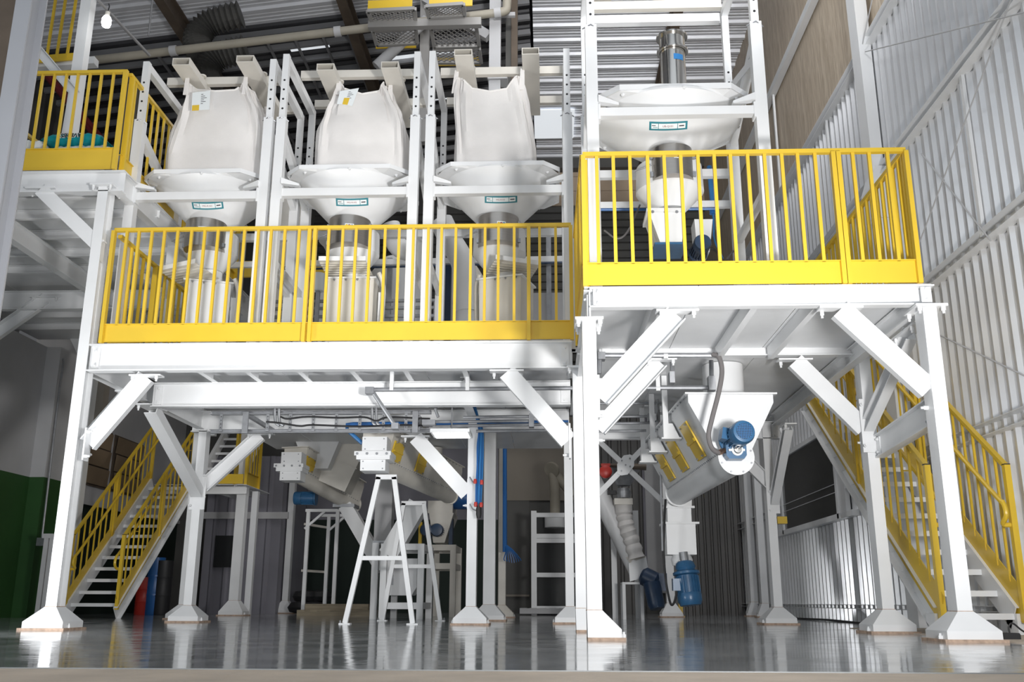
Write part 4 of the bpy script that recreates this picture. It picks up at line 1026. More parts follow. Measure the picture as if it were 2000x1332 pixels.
MB().loft([[g+V((x*.085, y, z)) for x, z in ((-1, -.045), (-.75, -.075), (.75, -.075), (1, -.045), (1, .06), (-1, .06))] for y in (-.05, .09)]).build('housing', M['blue'], t)
MB().lathe(g+V((.005, -.075, -.005)), [(.048, 0), (.048, .03)], 24, (0, 1, 0)).build('seal_ring', M['paper'], t, smooth=True)
MB().lathe(g+V((.005, -.10, -.005)), [(.028, 0), (.034, .01), (.034, .05)], 20, (0, 1, 0)).build('shaft_end', M['steel'], t, smooth=True)
for sx in (-1, 1): MB().box(g+V((sx*.052, -.066, -.005)), (.03, .012, .018)).build('seal_lug', M['paper'], t)
motor('blue electric motor with round grille facing us, above the gear unit', at(1428, 862, Y=8.16), (.09, -1, .05), .098, .40, box=(1, .2), fan_front=True)
for i, (yy, px) in enumerate(((9.15, 1302), (10.0, 1287), (10.75, 1272))):
    f = (yy-8.2)/(11.05-8.2); xs = S1.x+(E1.x-S1.x)*f-.43
    t = thing('hanger', ['nearest', 'middle', 'farthest'][i]+' of three white hangers carrying the right conveyor', 'hanger', (xs, yy, 1.55))
    MB().span((xs-.025, yy-.025, 1.755), (xs+.025, yy+.025, 2.37)).build('hanger_post', M['white'], t)
    MB().prism([(xs-.03, yy-.06, 1.755), (xs+.12, yy-.06, 1.755), (xs+.06, yy-.06, 1.89), (xs-.03, yy-.06, 1.89)], (0, .12, 0)).build('bracket', M['white'], t)
    MB().span((xs-.05, yy-.075, 1.74), (xs+.14, yy+.075, 1.755)).build('bracket_foot', M['white'], t)
# discharge below its far end
Yd = 11.15
def bx(t, name, a, b, Yq, d, m='white', k=0):
    p, q = at(*a, Y=Yq), at(*b, Y=Yq); return MB().span((p.x, Yq, q.z), (q.x, Yq+d, p.z)).build(name, M[m], t)
t = thing('discharge_chute', 'white stacked chute boxes under the far end of the right conveyor', 'chute', at(1328, 1050, Y=Yd))
bx(t, 'upper_box', (1303, 990), (1351, 1019), Yd, .27); bx(t, 'box_flange', (1297, 988), (1357, 992), Yd-.03, .33); bx(t, 'lower_box', (1301, 1022), (1361, 1083), Yd-.03, .33)
bx(t, 'lower_flange', (1295, 1019), (1366, 1023), Yd-.06, .39)
MB().loft([[at(x, y, Y=q) for x, y, q in ((1303, 988, Yd), (1351, 988, Yd), (1351, 988, Yd+.27), (1303, 988, Yd+.27))], [at(x, y, Y=q) for x, y, q in ((1310, 960, Yd), (1352, 955, Yd), (1352, 955, Yd+.27), (1310, 960, Yd+.27))]]).build('transition', M['white'], t)
c = at(1332, 1096, Y=Yd+.08); MB().lathe(c, [(.11, -.05), (.125, .02), (.10, .07)], 24, (0, 0, 1)).build('spout', M['white'], t, smooth=True)
MB().lathe(c+V((.0, -.13, -.03)), [(.055, 0), (.075, .04), (.075, .12)], 20, (0, 1, 0)).build('shaft_housing', M['white'], t, smooth=True)
pm_ = at(1337, 1096, Y=11.1)
t = thing('gearmotor', 'bright blue gearmotor hanging vertically below the white chute boxes', 'motor', pm_)
ax = V((.085, -.10, -1)).normalized(); b_ = M['blue']
MB().lathe(pm_, [(.075, 0), (.10, .02), (.115, .07), (.10, .10), (.15, .12), (.15, .145), (.125, .16)], 28, ax).build('gear_housing', b_, t, smooth=True)
MB().lathe(pm_, [(.05, -.10), (.05, .02)], 16, ax).build('drive_shaft', M['galv'], t)
MB().lathe(pm_, [(.118, .15), (.118, .36)], 28, ax).build('stator', b_, t, smooth=True)
fb = MB(); e = ax.orthogonal().normalized(); f_ = ax.cross(e)
for k in range(22):
    a = 2*math.pi*k/22; dr = e*math.cos(a)+f_*math.sin(a); fb.bar(pm_+ax*.17+dr*.122, pm_+ax*.35+dr*.122, .008, .024, up=dr)
fb.build('cooling_fins', b_, t, kind='stuff')
MB().lathe(pm_, [(.132, .35), (.138, .37), (.136, .44), (.115, .485), (.06, .49), (.001, .49)], 28, ax, cap=False).build('fan_cowl', b_, t, smooth=True)
MB().box(pm_+ax*.26+V((-.13, -.03, .0)), (.09, .12, .13)).build('terminal_box', b_, t)
tag(MB().tube(curve_pts([at(*p, Y=10.95) for p in ((1300, 975), (1298, 1010), (1296, 1075), (1300, 1130), (1306, 1165), (1311, 1181), (1317, 1176), (1322, 1155))]), .013, 8).build('cable', M['rubber'], smooth=True), 'black cable looping under the hanging blue gearmotor', 'cable')
_v = at(1292, 932, Y=10.9); tag(MB().tube([V((_v.x, 10.9, 2.4)), at(1294, 1076, Y=10.9)], .012, 8).build('conduit', M['galv'], smooth=True), 'thin steel conduit beside the discharge chute boxes', 'conduit')
t = thing('bollard', 'yellow post on the floor behind the hanging blue gearmotor', 'post', at(1328, 1206, Y=16.3)); q = at(1328, 1150, Y=16.3)
MB().span((q.x-.035, 16.3, 0), (q.x+.035, 16.36, at(1328, 1120, Y=16.3).z)).build('post', M['yellow'], t)
MB().span((q.x-.06, 16.28, 0), (q.x+.06, 16.38, .02)).build('foot', M['yellow'], t)
tag(MB().span(at(1358, 966, Y=20.6), at(1381, 971, Y=20.6)+V((0, .42, 0))).build('yellow_bracket', M['yellow']), 'small yellow bracket sticking out beside the slatted door', 'bracket')

# second conveyor, flexible duct, stand and cross brace further back
t = thing('inclined_conveyor', 'grey white tube conveyor slanting down to a small stand', 'conveyor', at(1240, 1120, Y=14.2))
MB().tube([at(1150, 925, Y=14.2), at(1250, 1122, Y=14.2)], .14, 20).build('tube', M['white'], t, smooth=True)
MB().loft([[at(x, y, Y=q) for x, y, q in ((1228, 1100, 14.02), (1262, 1088, 14.02), (1262, 1088, 14.4), (1228, 1100, 14.4))], [at(x, y, Y=q) for x, y, q in ((1230, 1136, 14.02), (1268, 1124, 14.02), (1268, 1124, 14.4), (1230, 1136, 14.4))]]).build('inlet_box', M['white'], t)
MB().loft([[at(x, y, Y=q) for x, y, q in ((1223, 1088, 14.05), (1262, 1086, 14.05), (1262, 1086, 14.4), (1223, 1088, 14.4))], [at(x, y, Y=q) for x, y, q in ((1240, 1118, 14.1), (1266, 1112, 14.1), (1266, 1112, 14.35), (1240, 1118, 14.35))]]).build('inlet_hopper', M['cream'], t)
t = thing('small_stand', 'small white square legged stand under the slanting conveyor', 'stand', at(1237, 1206, Y=14))
z1 = at(1237, 1137, Y=14).z; xa_, xb_ = at(1219, 1170, Y=14).x, at(1254, 1170, Y=14).x
for x in (xa_, xb_):
    for y in (14.0, 14.35): MB().span((x-.022, y-.022, 0), (x+.022, y+.022, z1)).build('leg', M['white'], t)
MB().span((xa_-.022, 13.98, z1-.03), (xb_+.022, 14.37, z1)).build('top', M['white'], t)
t = thing('flexible_duct', 'bent white fabric duct dropping into the slanting conveyor', 'duct', at(1220, 1000, Y=14.1))
pts = curve_pts([at(*p, Y=14.05) for p in ((1218, 985), (1219, 1005), (1224, 1030), (1234, 1058), (1243, 1090))], 6)
MB().tube(pts, [.125 if i < 6 else .115+.012*math.sin(i*1.9) for i in range(len(pts))], 18).build('sleeve', M['bag'], t, smooth=True)
bx(t, 'collar_box', (1200, 973), (1236, 985), 13.9, .3, 'cream')
cc = at(1218, 962, Y=14.05); MB().lathe(cc, [(.09, -.08), (.11, 0), (.11, .02), (.09, .02), (.09, .06)], 20).build('butterfly_valve', M['galv'], t, smooth=True)
MB().lathe(at(1218, 938, Y=14.05), [(.10, -.08), (.26, .18)], 24).build('cone', M['galv'], t, smooth=True)
MB().box(cc+V((-.17, 0, .0)), (.12, .06, .06)).build('actuator', M['rubber'], t)
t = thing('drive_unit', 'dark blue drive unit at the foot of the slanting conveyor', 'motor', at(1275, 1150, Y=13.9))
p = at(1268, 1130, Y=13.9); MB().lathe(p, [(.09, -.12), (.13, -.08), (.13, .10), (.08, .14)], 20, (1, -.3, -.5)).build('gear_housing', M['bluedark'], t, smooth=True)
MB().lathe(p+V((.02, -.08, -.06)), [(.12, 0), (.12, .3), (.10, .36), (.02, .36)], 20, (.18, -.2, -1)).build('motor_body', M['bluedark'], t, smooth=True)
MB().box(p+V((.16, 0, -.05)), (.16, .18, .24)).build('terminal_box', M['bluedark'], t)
t = thing('cross_bracing', 'white X bracing with an eight sided centre plate', 'brace', at(1222, 908, Y=13))
for a, b in (((1166, 968), (1290, 840)), ((1170, 862), (1300, 985))): MB().bar(at(*a, Y=13), at(*b, Y=13), .03, .07, up=(0, 0, 1)).build('brace_bar', M['white'], t)
_v = at(1163, 900, Y=13.05); MB().span((_v.x-.05, 13.0, 0), (_v.x+.05, 13.1, 2.35)).build('brace_post', M['white'], t)
c = at(1222, 908, Y=12.97); MB().prism([c+V((x*.115, 0, z*.13)) for x, z in ((-1, -.9), (-.55, -1.1), (.2, -1.0), (1, -.1), (1, .9), (.55, 1.1), (-.2, 1.0), (-1, .1))], (0, .012, 0)).build('centre_plate', M['white'], t)
bm = MB()
for x, z in ((-.06, -.08), (.06, -.02), (-.05, .06), (.06, .09), (0, 0)): bm.bolt(c+V((x, -.001, z)), (0, -1, 0), .012, .012)
bm.build('bolt', M['galv'], t, kind='stuff')
t = thing('fire_valve', 'round red valve on a brown pipe behind the nearest column', 'valve', at(1183, 922, Y=13.6))
_v = at(1158, 908, Y=13.7); MB().tube([V((_v.x, 13.7, 0)), _v, at(1262, 912, Y=13.7)], .05, 10).build('pipe', M['brownbeam'], t, smooth=True)
MB().lathe(at(1183, 921, Y=13.5), [(.05, -.02), (.09, 0), (.09, .08), (.05, .1)], 20, (0, 1, 0)).build('valve_body', M['red'], t, smooth=True)
MB().span(at(1174, 905, Y=13.5), at(1192, 910, Y=13.5)+V((0, .1, 0))).build('valve_cap', M['red'], t)
for i, (px, a, b) in enumerate(((1197, 997, 1208), (1241, 997, 1095))):
    q = at(px, a, Y=14.7); tag(MB().span((q.x-.04, 14.7, 0), (q.x+.04, 14.78, q.z)).build('support_post', M['white']), ['white post standing left of the flexible duct', 'white post standing right behind the flexible duct'][i], 'post')

# ------------------------------------------------------------------ left conveyors under the left platform
def inlet(label, Yq, flange, up, low, d=.28):
    t = thing('end_box', label, 'box', at((flange[0]+flange[2])/2, flange[1], Y=Yq))
    bx(t, 'upper_box', up[:2], up[2:], Yq, d); bx(t, 'lower_box', low[:2], low[2:], Yq, d)
    h = (flange[3]-flange[1])
    bx(t, 'upper_flange', (flange[0], flange[1]), (flange[2], flange[1]+h*.5), Yq-.04, d+.08)
    bx(t, 'lower_flange', (flange[0]+4, flange[1]+h*.5), (flange[2]-2, flange[3]), Yq-.03, d+.06)
    bm = MB()
    for k in range(4): bm.bolt(at(flange[0]+(flange[2]-flange[0])*(.08+.27*k), flange[1]+h*.3, Y=Yq-.04), (0, -1, 0), .015, .015)
    for u in (up, low):
        for x in (u[0]+5, u[2]-5):
            for y in (u[1]+4, u[3]-4): bm.bolt(at(x, y, Y=Yq), (0, -1, 0), .008, .01)
    bm.build('box_bolt', M['galv'], t, kind='stuff')
    return t
inlet('stacked white end boxes with a bolted flange, nearer conveyor', 10.3, (692, 881, 763, 897), (708, 853, 755, 881), (704, 897, 752, 919))
trough('nearer left screw conveyor on white trestles, yellow hatches on its side', at(733, 903, Y=10.6), at(878, 968, Y=13.3), .37, .38, .11, 1, (.10, .40), hatch_u=(.12, .85), material='cream', hatch_w=.30)
inlet('stacked white end boxes with a bolted flange, farther conveyor', 12.9, (535, 905, 592, 920), (550, 883, 588, 905), (547, 920, 586, 938))
trough('farther left screw conveyor slanting behind the trestles', at(571, 920, Y=13.2), at(690, 986, Y=15.1), .36, .34, .12, 1, (.10,), hatch_u=(.15, .85), material='cream', hatch_w=.26)
def trestle(label, Yq, top, feet, bar_y, dz=.0):
    t = thing('trestle', label, 'trestle', (at((feet[0]+feet[2])/2, feet[1], Y=Yq).x, Yq, 0))
    a, b = at(top[0], top[1], Y=Yq), at(top[2], top[1], Y=Yq); p, q = at(feet[0], feet[1], Y=Yq), at(feet[2], feet[3], Y=Yq); p.z = q.z = .012
    w = .052
    for u, v in ((a, p), (b, q)):
        MB().bar(u, v, w, w, up=(0, 1, 0)).build('leg', M['white'], t)
        MB().span((v.x-.06, Yq-.05, 0), (v.x+.06, Yq+.05, .012)).build('foot_plate', M['white'], t)
    MB().bar(a-V((.03, 0, 0)), b+V((.03, 0, 0)), w, w).build('head_bar', M['white'], t)
    zb_ = at(feet[0], bar_y, Y=Yq).z; f = (zb_-p.z)/(a.z-p.z)
    MB().bar(p+(a-p)*f, q+(b-q)*f, .036, .045).build('cross_bar', M['white'], t)
    bm = MB(); bm.bolt(p+V((-.05, -.02, 0)), (0, 0, 1), .012, .03); bm.bolt(q+V((.05, -.02, 0)), (0, 0, 1), .012, .03); bm.build('anchor_bolt', M['galv'], t, kind='stuff')
    return t
trestle('nearer white A shaped trestle under the left conveyor', 10.5, (740, 932, 770), (674, 1216, 806, 1218), 1090)
trestle('farther white A shaped trestle with splayed legs', 12.3, (789, 983, 828), (747, 1208, 860, 1208), 1106)
t = thing('white_hopper', 'white square hopper between the ladder tray and the far conveyor', 'hopper', at(620, 870, Y=13.6))
def quad(Yq, d, a, b, c_, e): return [at(*a, Y=Yq), at(*b, Y=Yq), at(*b, Y=Yq)+V((0, d, 0)), at(*a, Y=Yq)+V((0, d, 0))], [at(*c_, Y=Yq), at(*e, Y=Yq), at(*e, Y=Yq)+V((0, d*.6, 0)), at(*c_, Y=Yq)+V((0, d*.6, 0))]
r1, r0 = quad(13.5, .9, (572, 848), (668, 848), (598, 915), (640, 915)); MB().loft([r0, r1]).build('hopper_body', M['white'], t)
r1, r0 = quad(13.48, .94, (568, 846), (672, 846), (569, 855), (671, 855)); MB().loft([r0, r1]).build('hopper_flange', M['white'], t)
t = thing('slanting_duct', 'wide grey duct slanting behind the white square hopper', 'duct', at(670, 890, Y=14.6))
MB().bar(at(706, 838, Y=13.95), at(652, 952, Y=13.95), .46, .46).build('duct', M['cream'], t)
for f in (.3, .6):
    p = at(706, 838, Y=13.95)*(1-f)+at(652, 952, Y=13.95)*f; q = at(706, 838, Y=13.95)*(1-f-.02)+at(652, 952, Y=13.95)*(f+.02)
    MB().bar(p, q, .50, .50).build('duct_flange', M['cream'], t)
t = thing('slanting_chute', 'square pale chute slanting down right to the white machine frame', 'chute', at(700, 1040, Y=14.5))
MB().bar(at(676, 988, Y=14.75), at(748, 1112, Y=14.75), .26, .20).build('chute', M['white'], t)
MB().span(at(650, 984, Y=14.6), at(692, 990, Y=14.6)+V((0, .4, 0))).build('flange', M['galv'], t)
t = thing('white_chute', 'broad white chute falling left behind the farther trestle', 'chute', at(800, 1040, Y=13.4))
MB().bar(at(818, 985, Y=13.4), at(760, 1085, Y=13.4), .30, .26).build('chute', M['white'], t)
p = at(604, 972, Y=14.4)
motor('blue motor lying crosswise below the farther left conveyor', at(618, 973, Y=14.4), (-1, 0, 0), .10, .34)
t = thing('white_cone', 'white cone with a wide lip behind the nearer conveyor', 'cone', at(810, 900, Y=12.6)); c = at(810, 880, Y=12.6)
MB().lathe(c, [(.05, -.21), (.215, .02), (.225, .02), (.225, .035)], 28).build('cone', M['white'], t, smooth=True)
for i, (px, y0, y1, Yq, r, m) in enumerate(((849, 908, 965, 14.0, .11, 'cream'), (806, 845, 880, 12.6, .17, 'white'))):
    a, b = at(px, y0, Y=Yq), at(px, y1, Y=Yq); t = thing('round_duct', ['cream round duct standing behind the brace of the hose column', 'short white round duct above the white cone'][i], 'duct', b)
    MB().lathe((a.x, Yq, 0), [(r, b.z), (r, 2.43)], 24).build('duct', M[m], t, smooth=True); MB().lathe((a.x, Yq, 0), [(r+.03, a.z), (r+.03, a.z+.03)], 24).build('flange', M[m], t, smooth=True)
# machine frames at the back
def framebox(label, name, x0, x1, y0, y1, z, w, m, bars=(), cat='frame', base=True):
    t = thing(name, label, cat, ((x0+x1)/2, (y0+y1)/2, 0))
    for x in (x0, x1):
        for y in (y0, y1): MB().span((x-w/2, y-w/2, 0), (x+w/2, y+w/2, z)).build('leg', M[m], t)
    for zz in (z,)+tuple(bars):
        for y in (y0, y1): MB().bar((x0, y, zz-w/2), (x1, y, zz-w/2), w*.8, w).build('rail', M[m], t)
        for x in (x0, x1): MB().bar((x, y0, zz-w/2), (x, y1, zz-w/2), w*.8, w).build('rail', M[m], t)
    return t
x0, x1 = at(760, 1150, Y=13.2).x, at(812, 1150, Y=13.2).x
framebox('white square machine frame behind the trestles', 'machine_frame', x0-.10, x1+.05, 13.3, 14.3, at(790, 1062, Y=13.3).z, .085, 'white', (.22,))
t = thing('filling_head', 'white rounded filling head with two red handled clamps', 'machine', at(786, 1140, Y=13.8))
c = at(786, 1140, Y=13.8); MB().loft([[c+V((x*.22, y, z)) for x, z in ((-1, .34), (1, .34), (1, -.05), (.7, -.16), (-.7, -.16), (-1, -.05))] for y in (-.15, .25)]).build('body', M['white'], t)
for sx in (-.12, .09):
    cl = MB().box(c+V((sx, -.17, .05)), (.03, .03, .14)).build('clamp', M['galv'], t); MB().box(c+V((sx-.01, -.18, .16)), (.02, .02, .12)).build('clamp_handle', M['red'], cl)
q = at(730, 1150, Y=13.6); tag(MB().span((q.x-.045, 13.6, 0), (q.x+.045, 13.69, at(730, 1060, Y=13.6).z)).build('support_post', M['white']), 'white post left of the white machine frame', 'post')
t = thing('grey_duct', 'broad flat grey duct above the white machine frame', 'duct', at(748, 1000, Y=13.9)); bx(t, 'duct', (735, 925), (763, 1058), 13.9, .25, 'wallwhite'); bx(t, 'flange', (728, 1056), (768, 1062), 13.87, .31, 'galv')
x0, x1 = at(838, 1150, Y=15.4).x, at(884, 1150, Y=15.4).x
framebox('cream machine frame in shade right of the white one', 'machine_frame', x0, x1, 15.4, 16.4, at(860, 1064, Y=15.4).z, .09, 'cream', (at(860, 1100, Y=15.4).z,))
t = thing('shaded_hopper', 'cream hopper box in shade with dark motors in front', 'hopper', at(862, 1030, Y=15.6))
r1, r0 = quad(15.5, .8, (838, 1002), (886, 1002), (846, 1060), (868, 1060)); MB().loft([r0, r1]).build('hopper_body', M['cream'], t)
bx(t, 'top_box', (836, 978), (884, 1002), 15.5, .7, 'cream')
for i, (px, py) in enumerate(((834, 1038), (854, 1038))):
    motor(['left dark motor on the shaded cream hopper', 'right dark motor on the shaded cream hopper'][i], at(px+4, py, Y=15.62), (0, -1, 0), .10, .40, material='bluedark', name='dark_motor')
t = thing('blue_vessel', 'dark blue horizontal vessel under the brace of the hose column', 'vessel', at(888, 975, Y=15.7)); c = at(866, 972, Y=15.7)
for _k in (.14, .46): MB().span((c.x+_k-.03, 15.6, at(860, 1064, Y=15.4).z-.02), (c.x+_k+.03, 15.8, c.z-.1)).build('saddle', M['bluedark'], t)
t = t
MB().lathe(c, [(.05, -.02), (.16, .03), (.19, .1), (.19, .5), (.16, .56)], 24, (1, 0, 0)).build('vessel_body', M['bluepipe'], t, smooth=True)
tag(MB().lathe(at(878, 950, Y=15.7), [(.10, 0), (.10, .16)], 20, (0, 1, 0)).build('yellow_reel', M['yellow'], smooth=True), 'round yellow reel above the dark blue vessel', 'reel')
t = thing('guard_strip', 'yellow guard strip at the shaded hopper', 'guard', at(821, 1035, Y=15.2)); _a = at(819, 1020, Y=15.42); MB().span((_a.x, 15.36, at(860, 1064, Y=15.4).z-.03), (_a.x+.05, 15.44, _a.z)).build('strip', M['yellow'], t)
# white goods frame with pallets
t = thing('goods_frame', 'thin white tall frame with angled braces by the pallets', 'frame', at(610, 1190, Y=17))
zt_ = at(600, 997, Y=17).z
for x, y in ((at(597, 1100, Y=17).x, 17), (at(618, 1100, Y=17).x, 17.8), (at(655, 1100, Y=17).x, 17)):
    MB().span((x-.03, y-.03, 0), (x+.03, y+.03, zt_)).build('post', M['white'], t)
xq = at(597, 1000, Y=17).x
MB().bar((xq, 17, zt_), (xq+.75, 17, zt_), .05).build('top_bar', M['white'], t); MB().bar((xq+.1, 17.8, zt_-.02), (xq+.8, 17.8, zt_-.02), .05).build('top_bar', M['white'], t)
MB().bar((xq, 17, zt_-.32), (xq+.34, 17, zt_-.02), .04).build('angle_brace', M['white'], t); MB().bar((xq+.22, 17.8, zt_-.32), (xq+.56, 17.8, zt_-.02), .04).build('angle_brace', M['white'], t)
for z in (.75, 1.55): MB().bar((xq, 17, z), (xq+.2, 17.8, z), .04).build('side_bar', M['cream'], t)
def pallet(label, x, y, z, w, d, m='wood'):
    t = thing('pallet', label, 'pallet', (x+w/2, y+d/2, z))
    for j in range(3): MB().span((x, y+j*(d-.1)/2, z), (x+w, y+j*(d-.1)/2+.1, z+.075)).build('bearer', M[m], t)
    for j in range(6): MB().span((x+j*(w-.12)/5, y, z+.075), (x+j*(w-.12)/5+.12, y+d, z+.095)).build('deck_board', M[m], t)
    MB().span((x, y-.003, z+.078), (x+w, y, z+.093)).build('edge_board', M[m], t)
xp_ = at(580, 1190, Y=16.2).x
pallet('pale wooden pallet on the floor, lower of the two', xp_, 16.2, 0, 1.2, .8); pallet('second wooden pallet lying on top of the pale one', xp_+.12, 16.25, .095, 1.05, .75)
pallet('white painted pallet in front of the white rack', at(1015, 1190, Y=17.6).x, 17.6, .03, 1.0, .6, 'wallwhite')
# white rack and beige pipe at the back
t = thing('storage_rack', 'white rack frame with two shelves beside the nearest columns', 'rack', at(1045, 1190, Y=18.2)); xr_ = at(1043, 1100, Y=18.2).x
for x in (xr_, xr_+.95): MB().span((x-.05, 18.15, 0), (x+.05, 18.25, at(1043, 998, Y=18.2).z)).build('upright', M['white'], t)
for py in (1006, 1047, 1056, 1123, 1188):
    z = at(1060, py, Y=18.2).z; MB().span((xr_, 18.17, z-.04), (xr_+.95, 18.23, z+.04)).build('shelf_beam', M['white'], t)
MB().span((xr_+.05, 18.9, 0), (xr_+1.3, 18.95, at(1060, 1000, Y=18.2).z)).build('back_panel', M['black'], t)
t = thing('vent_pipe', 'bent beige pipe rising from a white drum on the rack', 'pipe', at(1085, 1000, Y=18.6))
MB().tube(curve_pts([at(*p, Y=18.6) for p in ((1084, 1012), (1084, 970), (1083, 945), (1078, 915))]), .10, 14).build('pipe', M['pipebeige'], t, smooth=True)
MB().tube([at(1080, 920, Y=18.6), at(1120, 968, Y=18.6)], .09, 12).build('branch', M['pipebeige'], t, smooth=True)
MB().lathe(at(1078, 917, Y=18.5), [(.15, -.03), (.15, .03)], 20, (.5, 1, .6)).build('flange', M['pipebeige'], t, smooth=True)
MB().lathe(at(1084, 1018, Y=18.6), [(.2, -.12), (.2, .12)], 24).build('drum', M['white'], t, smooth=True)
# lilac container with its black opening
cx0, cx1 = at(392, 1100, Y=18.6).x, at(541, 1100, Y=18.6).x; zc = at(460, 890, Y=18.6).z
t = thing('container', 'lilac grey clad cabin with a black square opening', 'cabin', ((cx0+cx1)/2, 19.2, 0))
MB().span((cx0, 18.7, 0), (cx1, 20.6, zc)).build('body', M['purple'], t)
pl_ = sheet_mesh(.26, zc, .26, .03, 'cladding_sheet', M['purple'])
k = 0
while cx0+k*.26 < cx1-.2: place(pl_, 'cladding_sheet', t, (cx0+k*.26, 18.68, 0)); k += 1
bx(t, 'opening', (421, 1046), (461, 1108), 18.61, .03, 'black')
bx(t, 'cross_rail', (392, 1000), (562, 1013), 18.58, .05, 'wallwhite')
for i, (px, m, lab) in enumerate(((283, 'red', 'red drum standing under the left stairs'), (302, 'bluepipe', 'tall blue drum standing under the left stairs'), (318, 'rubber', 'black drum standing right of the tall blue drum'))):
    q = at(px, 1150, Y=16.6); t = thing('drum', lab, 'drum', (q.x, 16.6, 0)); h_ = (.62, .95, .9)[i]
    MB().lathe((q.x, 16.6, 0), [(.13, 0), (.14, .02), (.14, h_*.33), (.146, h_*.35), (.14, h_*.37), (.14, h_*.66), (.146, h_*.68), (.14, h_*.7), (.14, h_), (.12, h_)], 20).build('drum_body', M[m], t, smooth=True)
t = thing('black_bags', 'black sacks piled by the thin white frame', 'sacks', at(585, 1180, Y=18.4))
for i, (px, py) in enumerate(((590, 1168), (612, 1172), (598, 1150), (622, 1158))):
    c = at(px, py, Y=18.4+.1*i); c.z = .12 if i < 2 else .32; MB().lathe(c, [(.02, -.12), (.22, -.08), (.26, 0), (.2, .09), (.03, .12)], 14).build('sack', M['rubber'], t, smooth=True)

q = at(1525, 1017, Y=11.3); tag(MB().span((q.x-.06, 11.2, q.z-.04), (q.x+.05, 11.32, q.z+.04)).build('yellow_box', M['yellow']), 'little yellow box on the shadow banded column', 'box')
# ------------------------------------------------------------------ trays, conduits, pipes and lamps under the platforms
t = thing('cable_tray', 'galvanised ladder tray with black cables under the left platform', 'cable tray', at(620, 820, Y=9.95))
Yt = 9.95; x0, x1 = at(412, 820, Y=Yt).x, at(842, 820, Y=Yt).x; za, zb_ = at(620, 806, Y=Yt).z, at(620, 842, Y=Yt).z
for z in (za, zb_): MB().chan((x0, Yt, z), (x1, Yt, z), .05, .04, .006).build('side_rail', M['galv'], t)
for px in (432, 478, 523, 567, 612, 657, 703, 749, 793, 818):
    x = at(px, 822, Y=Yt).x; r_ = MB().span((x-.016, Yt-.006, zb_), (x+.016, Yt+.006, za)).build('rung', M['galv'], t)
    hm = MB()
    for k in range(4): hm.lathe((x, Yt-.0065, zb_+(za-zb_)*(.2+.2*k)), [(.006, 0), (.006, .0008)], 8, (0, -1, 0))
    hm.build('slot', M['rubber'], r_, kind='stuff')
for px in (484, 813):
    x = at(px, 800, Y=Yt).x; MB().span((x-.03, Yt-.06, zb_-.03), (x+.03, Yt-.03, 2.18)).build('drop_bracket', M['galv'], t); MB().span((x-.02, Yt-.06, 2.14), (x+.02, 11.0, 2.18)).build('bracket_arm', M['galv'], t)
for i, pts in enumerate((((548, 814), (562, 818), (600, 814), (660, 816), (712, 815), (735, 822), (760, 815), (840, 818)), ((520, 824), (545, 826), (585, 832), (612, 830), (700, 833), (780, 830), (845, 832)))):
    MB().tube(curve_pts([at(*p, Y=Yt-.03) for p in pts]), .011, 6).build('cable', M['rubber'], t, smooth=True)
for px in (537, 545, 727, 735):
    MB().tube(curve_pts([at(px, 790, Y=Yt-.02), at(px, 812, Y=Yt-.02), at(px+2, 826, Y=Yt-.02), at(px+9, 831, Y=Yt-.02)]), .016, 8).build('conduit_drop', M['galv'], t, smooth=True)
def pipes(name, label, cat, runs, material, r, boxes=(), Yq=9.3, bm='galv', n=8, hang=None):
    t = thing(name, label, cat, at(*runs[0][0], Y=Yq))
    for i, run in enumerate(runs): MB().tube([at(*p, Y=Yq) for p in run], r, n).build('pipe' if len(runs) > 1 else 'pipe_run', M[material], t, smooth=True)
    for (a, b, c_, d) in boxes:
        p, q = at(a, b, Y=Yq-.03), at(c_, d, Y=Yq-.03); MB().span((p.x, Yq-.05, q.z), (q.x, Yq+.05, p.z)).build('junction_box', M[bm], t)
    for px, py, zt_ in hang or ():
        h = at(px, py, Y=Yq); MB().span((h.x-.018, Yq-.02, h.z-.03), (h.x+.018, Yq+.02, zt_)).build('hanger_strap', M['white'], t)
    return t
pipes('conduit', 'galvanised conduit slung under the long girder, running to the step', 'conduit', [((730, 761), (1118, 758)), ((727, 764), (772, 832))], 'galv', .020, [(714, 756, 730, 769), (765, 826, 778, 838)], 9.05, hang=((765, 757, 2.43), (913, 757, 2.43)))
pipes('conduit', 'twin conduits with valve bodies right of the ladder tray', 'conduit', [((850, 798), (856, 815)), ((905, 815), (1045, 813)), ((830, 824), (1042, 822)), ((880, 832), (1110, 828)), ((930, 842), (1115, 840))], 'galv', .016, [(836, 784, 853, 794), (825, 820, 850, 830), (1033, 808, 1043, 834)], 9.75)
pipes('conduit', 'thin conduits crossing behind the nearest column\'s braces', 'conduit', [((1165, 788), (1292, 787)), ((1170, 814), (1280, 813)), ((1168, 827), (1270, 826)), ((1165, 842), (1262, 841)), ((1283, 757), (1285, 850)), ((1272, 786), (1274, 840))], 'galv', .014, [(1265, 808, 1282, 822)], 10.3, hang=((1262, 787, 2.3), (1292, 800, 2.3)))
pipes('conduit', 'bright conduit ending in a grey box above the right conveyor', 'conduit', [((1240, 757), (1386, 757)), ((1390, 742), (1389, 704)), ((1313, 735), (1313, 704))], 'galv', .021, [(1383, 735, 1398, 762), (1307, 726, 1318, 748)], 8.35, hang=((1285, 757, 2.3),))
t = pipes('conduit', 'conduit from which a black hose loops down to the blue motor', 'conduit', [((1172, 694), (1398, 694)), ((1171, 700), (1170, 730))], 'galv', .021, [(1168, 688, 1182, 702)], 8.02, hang=((1300, 694, 2.3),))
